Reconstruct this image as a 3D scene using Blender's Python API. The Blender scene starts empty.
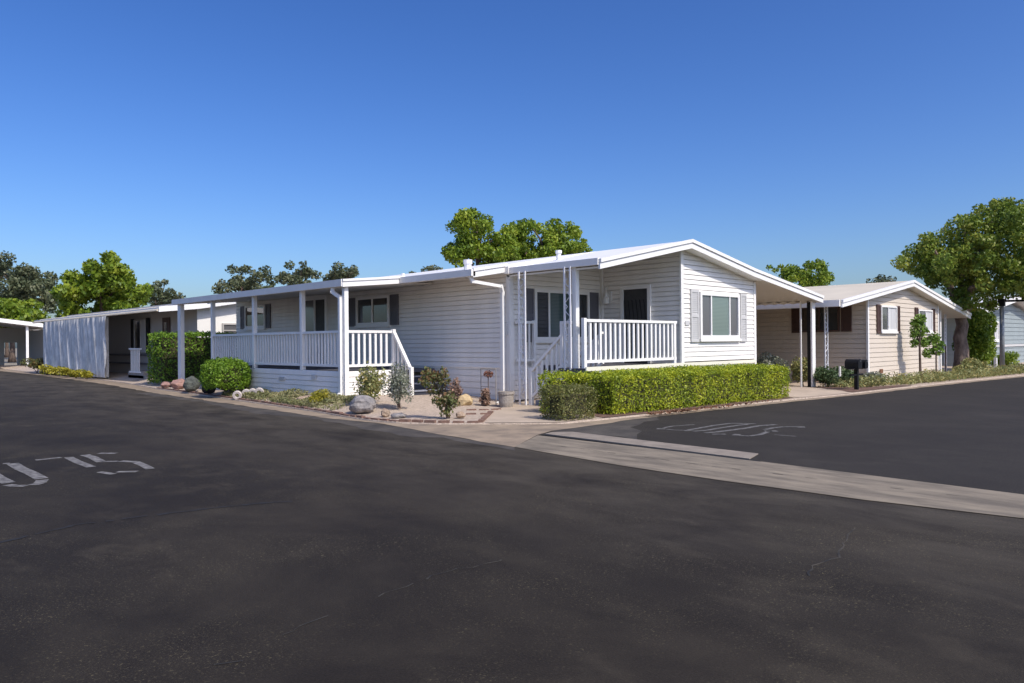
import bpy, bmesh, math, random
import numpy as np
from mathutils import Vector, Matrix
from mathutils.geometry import tessellate_polygon

SC = bpy.context.scene
COL = SC.collection
# ------------------------------------------------------------------ camera
# World: +x runs along the side street (the house front), +y runs along the main street (the long side wall).
YAW, PITCH, ROLL, FPX, EYE = math.radians(44.5), math.radians(0.07), math.radians(-0.5), 752.0, 1.45
Fh = Vector((math.sin(YAW), math.cos(YAW), 0)); Rh = Vector((math.cos(YAW), -math.sin(YAW), 0)); Zu = Vector((0, 0, 1))
f2 = Fh*math.cos(PITCH) + Zu*math.sin(PITCH); u2 = Zu*math.cos(PITCH) - Fh*math.sin(PITCH)
rr = Rh*math.cos(ROLL) + u2*math.sin(ROLL); uu = u2*math.cos(ROLL) - Rh*math.sin(ROLL)
cam = bpy.data.cameras.new('camera'); camo = bpy.data.objects.new('camera', cam); COL.objects.link(camo)
m = Matrix.Identity(4)
for i in range(3):
    m[i][0] = rr[i]; m[i][1] = uu[i]; m[i][2] = -f2[i]
m[2][3] = EYE
camo.matrix_world = m
cam.sensor_width = 36; cam.lens = FPX/1024*36; cam.clip_end = 3000; cam.clip_start = 0.05
SC.camera = camo
# ------------------------------------------------------------------ sky, sun, exposure
SUN = Vector((-0.008, -1.0, 1.10)).normalized()
elev = math.asin(SUN.z); azim = math.atan2(SUN.x, SUN.y)
W = bpy.data.worlds.new('World'); SC.world = W; W.use_nodes = True
nt = W.node_tree; bg = nt.nodes['Background']
sky = nt.nodes.new('ShaderNodeTexSky'); sky.sky_type = 'NISHITA'; sky.sun_disc = False
sky.sun_elevation = elev; sky.sun_rotation = azim
sky.air_density = 1.0; sky.dust_density = 2.6; sky.ozone_density = 5.5; sky.altitude = 300
gm = nt.nodes.new('ShaderNodeGamma'); gm.inputs[1].default_value = 1.2        # the photo's deeper, more saturated sky
hs = nt.nodes.new('ShaderNodeHueSaturation'); hs.inputs['Saturation'].default_value = 1.15; hs.inputs['Hue'].default_value = 0.51
nt.links.new(sky.outputs[0], gm.inputs[0]); nt.links.new(gm.outputs[0], hs.inputs['Color']); nt.links.new(hs.outputs[0], bg.inputs[0])
bg.inputs[1].default_value = 0.072
sl = bpy.data.lights.new('sun', 'SUN'); sl.energy = 2.2; sl.angle = math.radians(0.5); sl.color = (1.0, 0.93, 0.83)
so = bpy.data.objects.new('sun', sl); COL.objects.link(so)
so.rotation_euler = (-SUN).to_track_quat('-Z', 'Y').to_euler(); so.location = SUN*60
SC.view_settings.view_transform = 'Standard'; SC.view_settings.look = 'None'
SC.view_settings.exposure = 0.8; SC.view_settings.gamma = 1.0; SC.view_settings.use_curve_mapping = False

R_ = random.Random(7)
NR = np.random.default_rng(11)
# ------------------------------------------------------------------ materials
def mat(name, c, rough=0.7, var=0.0, scale=3.0, c2=None, bump=0.0, bscale=60.0, spec=0.5, metal=0.0, stretch=None):
    M = bpy.data.materials.new(name); M.use_nodes = True; n = M.node_tree; b = n.nodes['Principled BSDF']
    b.inputs['Roughness'].default_value = rough; b.inputs['Base Color'].default_value = (*c, 1)
    b.inputs['Metallic'].default_value = metal; b.inputs['Specular IOR Level'].default_value = spec
    tc = n.nodes.new('ShaderNodeTexCoord'); src = tc.outputs['Object']
    if stretch:
        mp = n.nodes.new('ShaderNodeMapping'); mp.inputs['Scale'].default_value = stretch
        n.links.new(src, mp.inputs[0]); src = mp.outputs[0]
    if var or c2:
        nz = n.nodes.new('ShaderNodeTexNoise'); nz.inputs['Scale'].default_value = scale; nz.inputs['Detail'].default_value = 6; nz.inputs['Roughness'].default_value = .65
        n.links.new(src, nz.inputs['Vector'])
        rp = n.nodes.new('ShaderNodeValToRGB'); rp.color_ramp.elements[0].position = .36; rp.color_ramp.elements[1].position = .66
        d = c2 if c2 else tuple(x*(1-var) for x in c)
        rp.color_ramp.elements[0].color = (*d, 1); rp.color_ramp.elements[1].color = (*c, 1)
        n.links.new(nz.outputs['Fac'], rp.inputs[0]); n.links.new(rp.outputs[0], b.inputs['Base Color'])
    if bump:
        nb = n.nodes.new('ShaderNodeTexNoise'); nb.inputs['Scale'].default_value = bscale; nb.inputs['Detail'].default_value = 4
        n.links.new(src, nb.inputs['Vector'])
        bp = n.nodes.new('ShaderNodeBump'); bp.inputs['Strength'].default_value = bump; bp.inputs['Distance'].default_value = .02
        n.links.new(nb.outputs['Fac'], bp.inputs['Height']); n.links.new(bp.outputs[0], b.inputs['Normal'])
    return M

def leafmat(name, dark, mid, light, clump=1.2, trans=.25, rough=.5):
    M = bpy.data.materials.new(name); M.use_nodes = True; n = M.node_tree; b = n.nodes['Principled BSDF']
    g = n.nodes.new('ShaderNodeNewGeometry'); tc = n.nodes.new('ShaderNodeTexCoord')
    nz = n.nodes.new('ShaderNodeTexNoise'); nz.inputs['Scale'].default_value = clump; nz.inputs['Detail'].default_value = 3
    n.links.new(tc.outputs['Object'], nz.inputs['Vector'])
    ad = n.nodes.new('ShaderNodeMath'); ad.operation = 'MULTIPLY_ADD'; ad.inputs[1].default_value = .45; ad.inputs[2].default_value = 0
    n.links.new(g.outputs['Random Per Island'], ad.inputs[0])
    a2 = n.nodes.new('ShaderNodeMath'); a2.operation = 'MULTIPLY_ADD'; a2.inputs[1].default_value = 1.1
    n.links.new(nz.outputs['Fac'], a2.inputs[0]); n.links.new(ad.outputs[0], a2.inputs[2])
    sb = n.nodes.new('ShaderNodeMath'); sb.operation = 'SUBTRACT'; sb.inputs[1].default_value = .28
    n.links.new(a2.outputs[0], sb.inputs[0])
    rp = n.nodes.new('ShaderNodeValToRGB'); e = rp.color_ramp.elements
    e[0].position = .1; e[0].color = (*dark, 1); e[1].position = .9; e[1].color = (*light, 1)
    k = e.new(.5); k.color = (*mid, 1)
    n.links.new(sb.outputs[0], rp.inputs[0]); n.links.new(rp.outputs[0], b.inputs['Base Color'])
    b.inputs['Roughness'].default_value = rough; b.inputs['Specular IOR Level'].default_value = .35
    tr = n.nodes.new('ShaderNodeBsdfTranslucent'); n.links.new(rp.outputs[0], tr.inputs[0])
    mx = n.nodes.new('ShaderNodeMixShader'); mx.inputs[0].default_value = trans
    n.links.new(b.outputs[0], mx.inputs[1]); n.links.new(tr.outputs[0], mx.inputs[2])
    n.links.new(mx.outputs[0], n.nodes['Material Output'].inputs[0])
    return M

def glassmat(name, c, rough=.04, c2=None, stripes=0, axis=2):
    M = bpy.data.materials.new(name); M.use_nodes = True; n = M.node_tree; b = n.nodes['Principled BSDF']
    b.inputs['Base Color'].default_value = (*c, 1); b.inputs['Roughness'].default_value = rough
    b.inputs['Specular IOR Level'].default_value = .6; b.inputs['Coat Weight'].default_value = .6; b.inputs['Coat Roughness'].default_value = .02
    if stripes:
        tc = n.nodes.new('ShaderNodeTexCoord'); wv = n.nodes.new('ShaderNodeTexWave'); wv.bands_direction = 'XYZ'[axis]
        wv.inputs['Scale'].default_value = stripes; n.links.new(tc.outputs['Object'], wv.inputs[0])
        rp = n.nodes.new('ShaderNodeValToRGB'); rp.color_ramp.elements[0].color = (*c, 1); rp.color_ramp.elements[1].color = (*c2, 1)
        n.links.new(wv.outputs['Fac'], rp.inputs[0]); n.links.new(rp.outputs[0], b.inputs['Base Color'])
    return M

def asphalt(name, base, worn, speck, dust=None):
    M = bpy.data.materials.new(name); M.use_nodes = True; n = M.node_tree; b = n.nodes['Principled BSDF']
    tc = n.nodes.new('ShaderNodeTexCoord')
    def noise(scale, det=5, st=None, dist=0):
        z = n.nodes.new('ShaderNodeTexNoise'); z.inputs['Scale'].default_value = scale; z.inputs['Detail'].default_value = det; z.inputs['Roughness'].default_value = .65
        z.inputs['Distortion'].default_value = dist
        s = tc.outputs['Object']
        if st:
            mp = n.nodes.new('ShaderNodeMapping'); mp.inputs['Scale'].default_value = st; n.links.new(s, mp.inputs[0]); s = mp.outputs[0]
        n.links.new(s, z.inputs['Vector']); return z.outputs['Fac']
    def ramp(src, p0, p1, c0=(0, 0, 0), c1=(1, 1, 1)):
        r = n.nodes.new('ShaderNodeValToRGB'); r.color_ramp.elements[0].position = p0; r.color_ramp.elements[1].position = p1
        r.color_ramp.elements[0].color = (*c0, 1); r.color_ramp.elements[1].color = (*c1, 1); n.links.new(src, r.inputs[0]); return r.outputs[0]
    def mix(f, a, c, mode='MIX'):
        x = n.nodes.new('ShaderNodeMix'); x.data_type = 'RGBA'; x.blend_type = mode
        if isinstance(f, float): x.inputs[0].default_value = f
        else: n.links.new(f, x.inputs[0])
        for s, v in ((6, a), (7, c)):
            if isinstance(v, tuple): x.inputs[s].default_value = (*v, 1)
            else: n.links.new(v, x.inputs[s])
        return x.outputs[2]
    big = ramp(noise(.55, 12, (1.15, .8, 1), .5), .45, .80)
    mid = ramp(noise(2.2, 8, (1.2, .7, 1), .3), .50, .78)
    fine = ramp(noise(85, 3), .25, .78, tuple(x*.55 for x in base), tuple(x*1.5 for x in base))
    c = mix(big, fine, mix(.42, fine, worn))
    x = n.nodes.new('ShaderNodeMath'); x.operation = 'MULTIPLY'; x.inputs[1].default_value = .55; n.links.new(mid, x.inputs[0])
    x2 = n.nodes.new('ShaderNodeMath'); x2.operation = 'MULTIPLY'; n.links.new(x.outputs[0], x2.inputs[0]); n.links.new(ramp(noise(.31, 4), .38, .60), x2.inputs[1])
    c = mix(x2.outputs[0], c, worn)
    if dust:                                   # dust and wear gather along the outer edge of the street
        sx = n.nodes.new('ShaderNodeSeparateXYZ'); n.links.new(tc.outputs['Object'], sx.inputs[0])
        mr = n.nodes.new('ShaderNodeMapRange'); mr.inputs[1].default_value = dust[0]; mr.inputs[2].default_value = dust[1]; mr.inputs[4].default_value = .85
        n.links.new(sx.outputs[0], mr.inputs[0])
        y0 = n.nodes.new('ShaderNodeMath'); y0.operation = 'MULTIPLY'; n.links.new(mr.outputs[0], y0.inputs[0]); n.links.new(ramp(noise(1.3, 9, (1.3, .55, 1), .4), .34, .70), y0.inputs[1])
        c = mix(y0.outputs[0], c, (.098, .084, .064))
    wr = ramp(noise(.8, 8, None, .4), .40, .70)
    for sc, p0, p1 in ((48, .60, .70), (100, .58, .72), (22, .67, .73)):
        sp = ramp(noise(sc, 2), p0, p1)
        y = n.nodes.new('ShaderNodeMath'); y.operation = 'MULTIPLY'; n.links.new(sp, y.inputs[0]); n.links.new(wr, y.inputs[1])
        c = mix(y.outputs[0], c, speck)
    n.links.new(c, b.inputs['Base Color']); b.inputs['Roughness'].default_value = .88; b.inputs['Specular IOR Level'].default_value = .2
    bp = n.nodes.new('ShaderNodeBump'); bp.inputs['Strength'].default_value = .35; bp.inputs['Distance'].default_value = .01
    n.links.new(noise(90, 3), bp.inputs['Height']); n.links.new(bp.outputs[0], b.inputs['Normal'])
    return M

M = {}
M['asphalt'] = asphalt('asphalt', (.0182, .0143, .0108), (.080, .066, .046), (.13, .11, .065), (4.0, 8.8))
M['asphalt2'] = asphalt('asphalt_side', (.0290, .0250, .0212), (.064, .056, .046), (.10, .088, .065), None)
M['concrete'] = mat('concrete_apron', (.36, .275, .185), .9, 0, 1.8, (.20, .155, .11), .3, 40)
M['gutter'] = mat('concrete_gutter', (.28, .232, .165), .9, 0, 2.2, (.135, .112, .082), .3, 40, stretch=(2.2, .5, 1))
M['kerbstrip'] = mat('concrete_strip', (.31, .26, .205), .9, .35, 3, None, .3, 40)
M['walk'] = mat('concrete_walk', (.50, .40, .30), .9, .2, 1.5, None, .2, 50)
M['soil'] = mat('bed_gravel', (.56, .45, .35), .95, 0, 16, (.33, .26, .20), .8, 30)
M['mulch'] = mat('bark_mulch', (.20, .115, .08), .95, 0, 9, (.09, .05, .035), 1, 25)
M['ground'] = mat('dry_ground', (.34, .29, .21), .95, .4, .6)
M['siding'] = mat('white_siding', (.885, .848, .79), .55, .09, 2.2, None, .04, 20, .4, 0, (1, 1, .25))
M['trim'] = mat('white_trim', (.86, .84, .80), .5, .04, 2)
M['roofwhite'] = mat('white_roof_coating', (.80, .79, .78), .6, .08, 1)
M['soffit'] = mat('soffit', (.70, .66, .58), .6, .06, 1)
M['rail'] = mat('white_railing_paint', (.86, .84, .80), .5, .05, 3)
M['cream'] = mat('cream_band', (.80, .76, .62), .6, .06, 1)
M['slate'] = mat('slate_shutter', (.14, .135, .15), .6, .12, 4)
M['paleshut'] = mat('pale_shutter', (.58, .57, .55), .6, .06, 4)
M['dark'] = mat('dark_void', (.012, .013, .016), .8)
M['deckdark'] = mat('deck_boards', (.10, .10, .12), .8, .3, 5)
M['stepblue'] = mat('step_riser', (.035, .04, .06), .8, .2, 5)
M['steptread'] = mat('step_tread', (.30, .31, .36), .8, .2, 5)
M['glass_dark'] = glassmat('glass_dark', (.02, .025, .03))
M['glass_mid'] = glassmat('glass_brown', (.055, .045, .035))
M['glass_teal'] = glassmat('glass_teal', (.055, .085, .085), .06, (.10, .145, .14), 9)
M['glass_green'] = glassmat('glass_blinds', (.12, .17, .155), .06, (.20, .26, .235), 9)
M['glass_grey'] = glassmat('glass_screened', (.10, .10, .11), .15, (.13, .13, .135), 14)
M['curtain'] = mat('white_curtain', (.62, .62, .62), .8, .25, 8, None, 0, 1, .3, 0, (1, 1, .05))
M['screenmesh'] = mat('screen_door', (.055, .053, .053), .6, .3, 12)
M['iron'] = mat('white_iron', (.78, .78, .80), .5, .06, 6)
M['black'] = mat('black_enamel', (.008, .008, .009), .6, spec=.25)
M['steel'] = mat('galvanised', (.30, .31, .32), .5, .2, 6, None, 0, 1, .5, .4)
M['beige'] = mat('beige_siding', (.66, .575, .475), .6, .06, .7)
M['beigeroof'] = mat('beige_roof', (.66, .585, .45), .7, .12, .6)
M['brown'] = mat('brown_shutter', (.085, .045, .035), .6, .2, 5)
M['teal'] = mat('teal_siding', (.30, .345, .35), .65, .1, .8)
M['grey_and_shade'] = mat('grey_wall_and_shade', (.46, .44, .42), .7, .06, .8)  # plain grey, also the shade tone of the pale home's side wall
M['shaded_twigs'] = mat('hedge_shaded_twigs', (.075, .07, .03), .95, .5, 20)  # twig colour kept dark to carry the shade inside the hedge
M['bark'] = mat('bark', (.17, .125, .10), .95, 0, 5, (.07, .05, .04), 1, 18, .2, 0, (1, 1, .35))
M['palebark'] = mat('pale_bark', (.30, .225, .18), .95, 0, 4, (.10, .072, .06), 1, 14, .2, 0, (1, 1, .5))
M['rockgrey'] = mat('grey_rock', (.33, .30, .28), .9, 0, 9, (.16, .15, .15), 1, 18)
M['rockdark'] = mat('dark_green_rock', (.12, .13, .11), .9, 0, 8, (.05, .055, .05), 1, 16)
M['rockpink'] = mat('pink_rock', (.44, .27, .22), .9, 0, 8, (.28, .16, .14), 1, 16)
M['rockblack'] = mat('black_rock', (.02, .018, .017), .8, .4, 8, None, 1, 16)
M['rockyellow'] = mat('yellow_rock', (.60, .46, .25), .9, 0, 7, (.40, .29, .16), 1, 16)
M['rocktan'] = mat('tan_rock', (.46, .35, .25), .9, 0, 8, (.28, .20, .14), 1, 16)
M['ring'] = mat('white_block', (.62, .55, .50), .9, .15, 9, None, .5, 40)
M['brick'] = mat('red_brick', (.25, .14, .10), .9, 0, 9, (.14, .085, .065), .6, 30)
M['pot'] = mat('concrete_pot', (.36, .32, .28), .9, .25, 7, None, .5, 30)
M['paint'] = mat('road_paint', (.25, .235, .215), .85, 0, 13, (.06, .055, .05), .2, 60)
M['paintfaint'] = mat('worn_road_paint', (.21, .20, .185), .85, 0, 14, (.055, .052, .048), .2, 60)
M['crack'] = mat('crack_fill', (.075, .064, .047), .9, 0, 5, (.008, .008, .008))
M['seam'] = mat('dark_seam', (.013, .012, .012), .9, .3, 6)
M['cloth'] = mat('shade_cloth', (.90, .86, .80), .7, 0, 3.2, (.52, .50, .47), .2, 90, .3, 0, (1, 1.1, .5))
M['rust'] = mat('rust_metal', (.22, .10, .05), .8, .4, 9)
M['dusty'] = mat('dusty_asphalt', (.090, .076, .060), .92, 0, 1.6, (.034, .029, .024), .3, 60)
M['leaf_hedge'] = leafmat('hedge_leaves', (0.1125, 0.1693, 0.0135), (0.315, 0.3856, 0.0216), (0.63, 0.6124, 0.0405), 3)
M['leaf_bush'] = leafmat('bush_leaves', (.075, .085, .028), (.17, .185, .05), (.30, .25, .09), 4)
M['leaf_round'] = leafmat('round_shrub_leaves', (0.058, 0.124, 0.010), (0.156, 0.273, 0.019), (0.286, 0.416, 0.052), 3)
M['leaf_tall'] = leafmat('privet_leaves', (0.0564, 0.1242, 0.014), (0.1452, 0.2645, 0.022), (0.276, 0.3887, 0.047), 2)
M['leaf_rose'] = leafmat('rose_leaves', (0.0621, 0.0935, 0.0308), (0.1472, 0.1617, 0.0506), (0.3348, 0.1276, 0.077), 4)
M['leaf_olive'] = leafmat('olive_leaves', (0.124, 0.155, 0.054), (0.279, 0.295, 0.109), (0.527, 0.403, 0.155), 5)
M['leaf_grey'] = leafmat('sage_leaves', (0.1209, 0.1508, 0.0936), (0.2626, 0.2821, 0.2052), (0.4836, 0.4641, 0.3912), 5)
M['leaf_ground'] = leafmat('groundcover_leaves', (0.109, 0.132, 0.046), (0.264, 0.264, 0.116), (0.465, 0.403, 0.217), 2.5)
M['leaf_yellow'] = leafmat('sedum_leaves', (0.171, 0.171, 0.019), (0.357, 0.326, 0.031), (0.558, 0.465, 0.078), 5)
M['leaf_tree'] = leafmat('ash_leaves', (0.0597, 0.1162, 0.0108), (0.1713, 0.2495, 0.0198), (0.3426, 0.383, 0.0387), .55, .3)
M['leaf_mid'] = leafmat('green_tree_leaves', (0.0634, 0.1222, 0.016), (0.1885, 0.2789, 0.025), (0.377, 0.424, 0.046), .7, .3)
M['leaf_euc'] = leafmat('eucalyptus_leaves', (0.0537, 0.0765, 0.0371), (0.1125, 0.1361, 0.0677), (0.2038, 0.2009, 0.1104), .4, .2)
M['leaf_big'] = leafmat('street_tree_leaves', (0.0774, 0.1217, 0.0165), (0.1806, 0.2576, 0.033), (0.3483, 0.3362, 0.055), .7, .3)
M['leaf_dark'] = leafmat('dark_shrub_leaves', (0.034, 0.065, 0.025), (0.078, 0.124, 0.046), (0.155, 0.194, 0.085), 3)
M['leaf_young'] = leafmat('young_tree_leaves', (0.078, 0.155, 0.022), (0.171, 0.279, 0.039), (0.295, 0.388, 0.078), 3)
M['flower'] = mat('orange_flower', (.26, .10, .055), .7, .3, 20)
M['succulent'] = leafmat('succulent_leaves', (0.109, 0.078, 0.062), (0.264, 0.171, 0.124), (0.465, 0.279, 0.186), 7, .1)

# ------------------------------------------------------------------ object helpers
def tag(o, label=None, cat=None, group=None, kind=None):
    if label: o['label'] = label
    if cat: o['category'] = cat
    if group: o['group'] = group
    if kind: o['kind'] = kind
    return o
def thing(name, label, cat, loc, group=None):
    o = bpy.data.objects.new(name, None); COL.objects.link(o); o.location = loc; o.empty_display_size = .2
    return tag(o, label, cat, group)
def root_loc(o):
    l = Vector((0, 0, 0))
    while o: l = l + o.location; o = o.parent
    return l
def link(name, me, material, parent=None, origin=None):
    """verts of me are in world space; shift to parent's / own origin"""
    n = len(me.vertices); co = np.empty(n*3, np.float32); me.vertices.foreach_get('co', co); co = co.reshape(-1, 3)
    if parent is not None: off = np.array(root_loc(parent))
    elif origin is not None: off = np.array(origin)
    else:
        mn, mx = co.min(0), co.max(0); off = np.array([(mn[0]+mx[0])/2, (mn[1]+mx[1])/2, mn[2]])
    co -= off.astype(np.float32); me.vertices.foreach_set('co', co.ravel()); me.update()
    o = bpy.data.objects.new(name, me); COL.objects.link(o)
    me.materials.append(M[material])
    if parent is not None: o.parent = parent
    else: o.location = off
    return o

class MB:
    def __init__(s): s.v = []; s.f = []
    def add(s, vs, fs):
        b = len(s.v); s.v += [tuple(v) for v in vs]; s.f += [tuple(i+b for i in f) for f in fs]; return s
    def box(s, x0, x1, y0, y1, z0, z1):
        if x0 > x1: x0, x1 = x1, x0
        if y0 > y1: y0, y1 = y1, y0
        v = [(x, y, z) for z in (z0, z1) for x, y in ((x0, y0), (x1, y0), (x1, y1), (x0, y1))]
        return s.add(v, [(3, 2, 1, 0), (4, 5, 6, 7), (0, 1, 5, 4), (1, 2, 6, 5), (2, 3, 7, 6), (3, 0, 4, 7)])
    def bar(s, p, q, w, h, up=(0, 0, 1)):
        p, q = Vector(p), Vector(q); d = (q-p).normalized(); up = Vector(up)
        a = d.cross(up)
        if a.length < 1e-4: a = d.cross(Vector((1, 0, 0)))
        a.normalize(); b = a.cross(d).normalized(); a = a*w/2; b = b*h/2
        v = [p-a-b, p+a-b, p+a+b, p-a+b, q-a-b, q+a-b, q+a+b, q-a+b]
        return s.add(v, [(0, 1, 2, 3), (7, 6, 5, 4), (0, 4, 5, 1), (1, 5, 6, 2), (2, 6, 7, 3), (3, 7, 4, 0)])
    def tube(s, pts, rad, n=8, cap=True):
        pts = [Vector(p) for p in pts]; rs = rad if isinstance(rad, (list, tuple)) else [rad]*len(pts)
        vs = []; fs = []; a = None
        for i, p in enumerate(pts):
            d = (pts[min(i+1, len(pts)-1)] - pts[max(i-1, 0)]).normalized()
            if a is None:
                a = d.orthogonal().normalized()
            else:
                a = (a - d*a.dot(d)).normalized()
            b = d.cross(a)
            for k in range(n):
                t = 2*math.pi*k/n; vs.append(p + (a*math.cos(t) + b*math.sin(t))*rs[i])
        for i in range(len(pts)-1):
            for k in range(n):
                k2 = (k+1) % n; fs.append((i*n+k, i*n+k2, (i+1)*n+k2, (i+1)*n+k))
        if cap: fs.append(tuple(range(n-1, -1, -1))); fs.append(tuple((len(pts)-1)*n+k for k in range(n)))
        return s.add(vs, fs)
    def prism(s, poly, vec):
        """poly: planar 3d points; extruded by vec"""
        n = len(poly); vec = Vector(vec); P = [Vector(p) for p in poly]
        tri = tessellate_polygon([P]); vs = P + [p+vec for p in P]
        fs = [tuple(t) for t in tri] + [tuple(i+n for i in reversed(t)) for t in tri]
        for i in range(n):
            j = (i+1) % n; fs.append((i, j, j+n, i+n))
        return s.add(vs, fs)
    def poly(s, poly):
        P = [Vector(p) for p in poly]; return s.add(P, [tuple(t) for t in tessellate_polygon([P])])
    def lathe(s, c, prof, n=16):
        vs = []; fs = []
        for r, z in prof:
            for k in range(n):
                t = 2*math.pi*k/n; vs.append((c[0]+r*math.cos(t), c[1]+r*math.sin(t), c[2]+z))
        for i in range(len(prof)-1):
            for k in range(n):
                k2 = (k+1) % n; fs.append((i*n+k, i*n+k2, (i+1)*n+k2, (i+1)*n+k))
        return s.add(vs, fs)
    def build(s, name, material, parent=None, bevel=0, smooth=False, origin=None):
        me = bpy.data.meshes.new(name); me.from_pydata(s.v, [], s.f); me.update()
        bm = bmesh.new(); bm.from_mesh(me); bmesh.ops.recalc_face_normals(bm, faces=bm.faces); bm.to_mesh(me); bm.free()
        if smooth: me.polygons.foreach_set('use_smooth', [True]*len(me.polygons))
        o = link(name, me, material, parent, origin)
        if bevel:
            b = o.modifiers.new('bevel', 'BEVEL'); b.width = bevel; b.segments = 2; b.limit_method = 'ANGLE'
        return o

def struct(name, mb, material): return tag(mb.build(name, material), kind='structure')

# ---- clapboard wall: P along a horizontal base line, each course a slanted board, clipped by a top profile
def clap(mb, p0, p1, zb, top, out, exp=.118, lip=.024):
    """p0,p1: (x,y) ends of the wall line; top: list of (t,z) with t from 0..1; out: (x,y) outward direction"""
    p0, p1 = Vector(p0), Vector(p1); out = Vector(out).normalized(); L = (p1-p0).length
    def ztop(t):
        for (a, za), (b, zb_) in zip(top[:-1], top[1:]):
            if a-1e-9 <= t <= b+1e-9: return za + (zb_-za)*((t-a)/(b-a) if b > a else 0)
        return top[-1][1]
    ts = sorted(set([t for t, _ in top] + [i/24 for i in range(25)])); zmax = max(z for _, z in top)
    def P(t, z, o):
        q = p0 + (p1-p0)*t + out*o; return (q.x, q.y, z)
    z = zb; gap = exp*.11
    while z < zmax-1e-4:
        z1 = z+exp
        for a, b in zip(ts[:-1], ts[1:]):
            za, zb2 = ztop(a), ztop(b)
            if za <= z and zb2 <= z: continue
            # clip the quad [a,b]x[z,z1] by the top line
            zc = z1-gap
            if za < z: a2 = a + (b-a)*(z-za)/(zb2-za); la = z
            else: a2 = a; la = min(za, zc)
            if zb2 < z: b2 = a + (b-a)*(z-za)/(zb2-za); lb = z
            else: b2 = b; lb = min(zb2, zc)
            oa, ob = lip*(1-.8*(la-z)/exp), lip*(1-.8*(lb-z)/exp)
            mb.add([P(a2, z, lip), P(b2, z, lip), P(b2, lb, ob), P(a2, la, oa)], [(0, 1, 2, 3)])
            mb.add([P(a2, z, -.02), P(b2, z, -.02), P(b2, z, lip), P(a2, z, lip)], [(0, 1, 2, 3)])
            if la > zc-1e-6 and lb > zc-1e-6:
                mb.add([P(a2, zc, oa), P(b2, zc, ob), P(b2, zc, -.02), P(a2, zc, -.02)], [(0, 1, 2, 3)])
                mb.add([P(a2, zc, -.02), P(b2, zc, -.02), P(b2, z1, -.02), P(a2, z1, -.02)], [(0, 1, 2, 3)])
        z = z1
    return mb

# ---- a framed window standing proud of a wall. axis 'x' => wall runs along x and faces -y ; axis 'y' => runs along y and faces -x
def wbox(mb, ax, w, a0, a1, d0, d1, z0, z1):
    """w: wall coordinate; d0..d1 distance out of the wall towards the viewer side (negative axis)"""
    if ax == 'x': return mb.box(a0, a1, w-d1, w-d0, z0, z1)
    return mb.box(w-d1, w-d0, a0, a1, z0, z1)
def window(parent, ax, w, a0, a1, z0, z1, mull=(), panes=('glass_dark',), fr=.075, frame='trim', sill=True, bars=()):
    mb = MB()
    for q in ((a0, a0+fr, z0, z1), (a1-fr, a1, z0, z1), (a0+fr, a1-fr, z0, z0+fr), (a0+fr, a1-fr, z1-fr, z1)):
        wbox(mb, ax, w, q[0], q[1], .0, .06, q[2], q[3])
    for c in mull: wbox(mb, ax, w, c-.025, c+.025, .0, .05, z0+fr, z1-fr)
    for c in bars: wbox(mb, ax, w, a0+fr, a1-fr, .0, .046, c-.02, c+.02)
    f = mb.build('window', frame, parent)
    edges = [a0+fr] + list(mull) + [a1-fr]
    for i in range(len(edges)-1):
        l = edges[i] + (.025 if i else 0); r = edges[i+1] - (.025 if i < len(edges)-2 else 0)
        wbox(MB(), ax, w, l, r, .018, .024, z0+fr, z1-fr).build('pane', panes[i % len(panes)], f)
    if sill: wbox(MB(), ax, w, a0-.03, a1+.03, .0, .085, z0-.07, z0-.002).build('sill', frame, f)
    return f
def shutter(parent, ax, w, a0, a1, z0, z1, material):
    mb = MB(); zm = (z0+z1)/2
    wbox(mb, ax, w, a0, a1, .0, .026, z0, z1)
    for q in ((a0, a0+.045, z0, z1), (a1-.045, a1, z0, z1), (a0+.045, a1-.045, z0, z0+.07), (a0+.045, a1-.045, z1-.07, z1), (a0+.045, a1-.045, zm-.04, zm+.04)):
        wbox(mb, ax, w, q[0], q[1], .026, .045, q[2], q[3])
    k = z0+.1
    while k < z1-.1:
        if abs(k-zm) > .07: wbox(mb, ax, w, a0+.045, a1-.045, .026, .036, k, k+.022)
        k += .045
    return mb.build('shutter', material, parent)
def railing(parent, p, q, z0, z1, pick=.15, pw=.05, name='railing', endposts=(True, True), zq=None):
    """picket railing from p to q (x,y); z0 bottom rail, z1 top rail; zq: (z0,z1) at q for a sloping one"""
    p, q = Vector(p), Vector(q); L = (q-p).length; d = (q-p)/L; mb = MB()
    za, zb = (z0, z1), zq or (z0, z1)
    nrm = Vector((-d.y, d.x))
    def pt(s, z): return Vector((p.x+d.x*s, p.y+d.y*s, z))
    mb.bar(pt(0, za[1]-.03), pt(L, zb[1]-.03), .085, .06); mb.bar(pt(0, za[0]+.03), pt(L, zb[0]+.03), .05, .06)
    n = max(2, int(round(L/pick)))
    for i in range(1, n):
        s = L*i/n; t = i/n; a = za[0]+(zb[0]-za[0])*t; b = za[1]+(zb[1]-za[1])*t
        c = pt(s, 0); x = d*pw/2; y = nrm*.019
        v = [(c.x+sx*x.x+sy*y.x, c.y+sx*x.y+sy*y.y, z) for z in (a+.04, b-.045) for sx, sy in ((-1, -1), (1, -1), (1, 1), (-1, 1))]
        mb.add(v, [(3, 2, 1, 0), (4, 5, 6, 7), (0, 1, 5, 4), (1, 2, 6, 5), (2, 3, 7, 6), (3, 0, 4, 7)])
    return mb.build(name, 'rail', parent)
def post(parent, x, y, z0, z1, w=.1, name='post', material='rail'):
    return MB().box(x-w/2, x+w/2, y-w/2, y+w/2, z0, z1).build(name, material, parent, bevel=.006)
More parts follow.
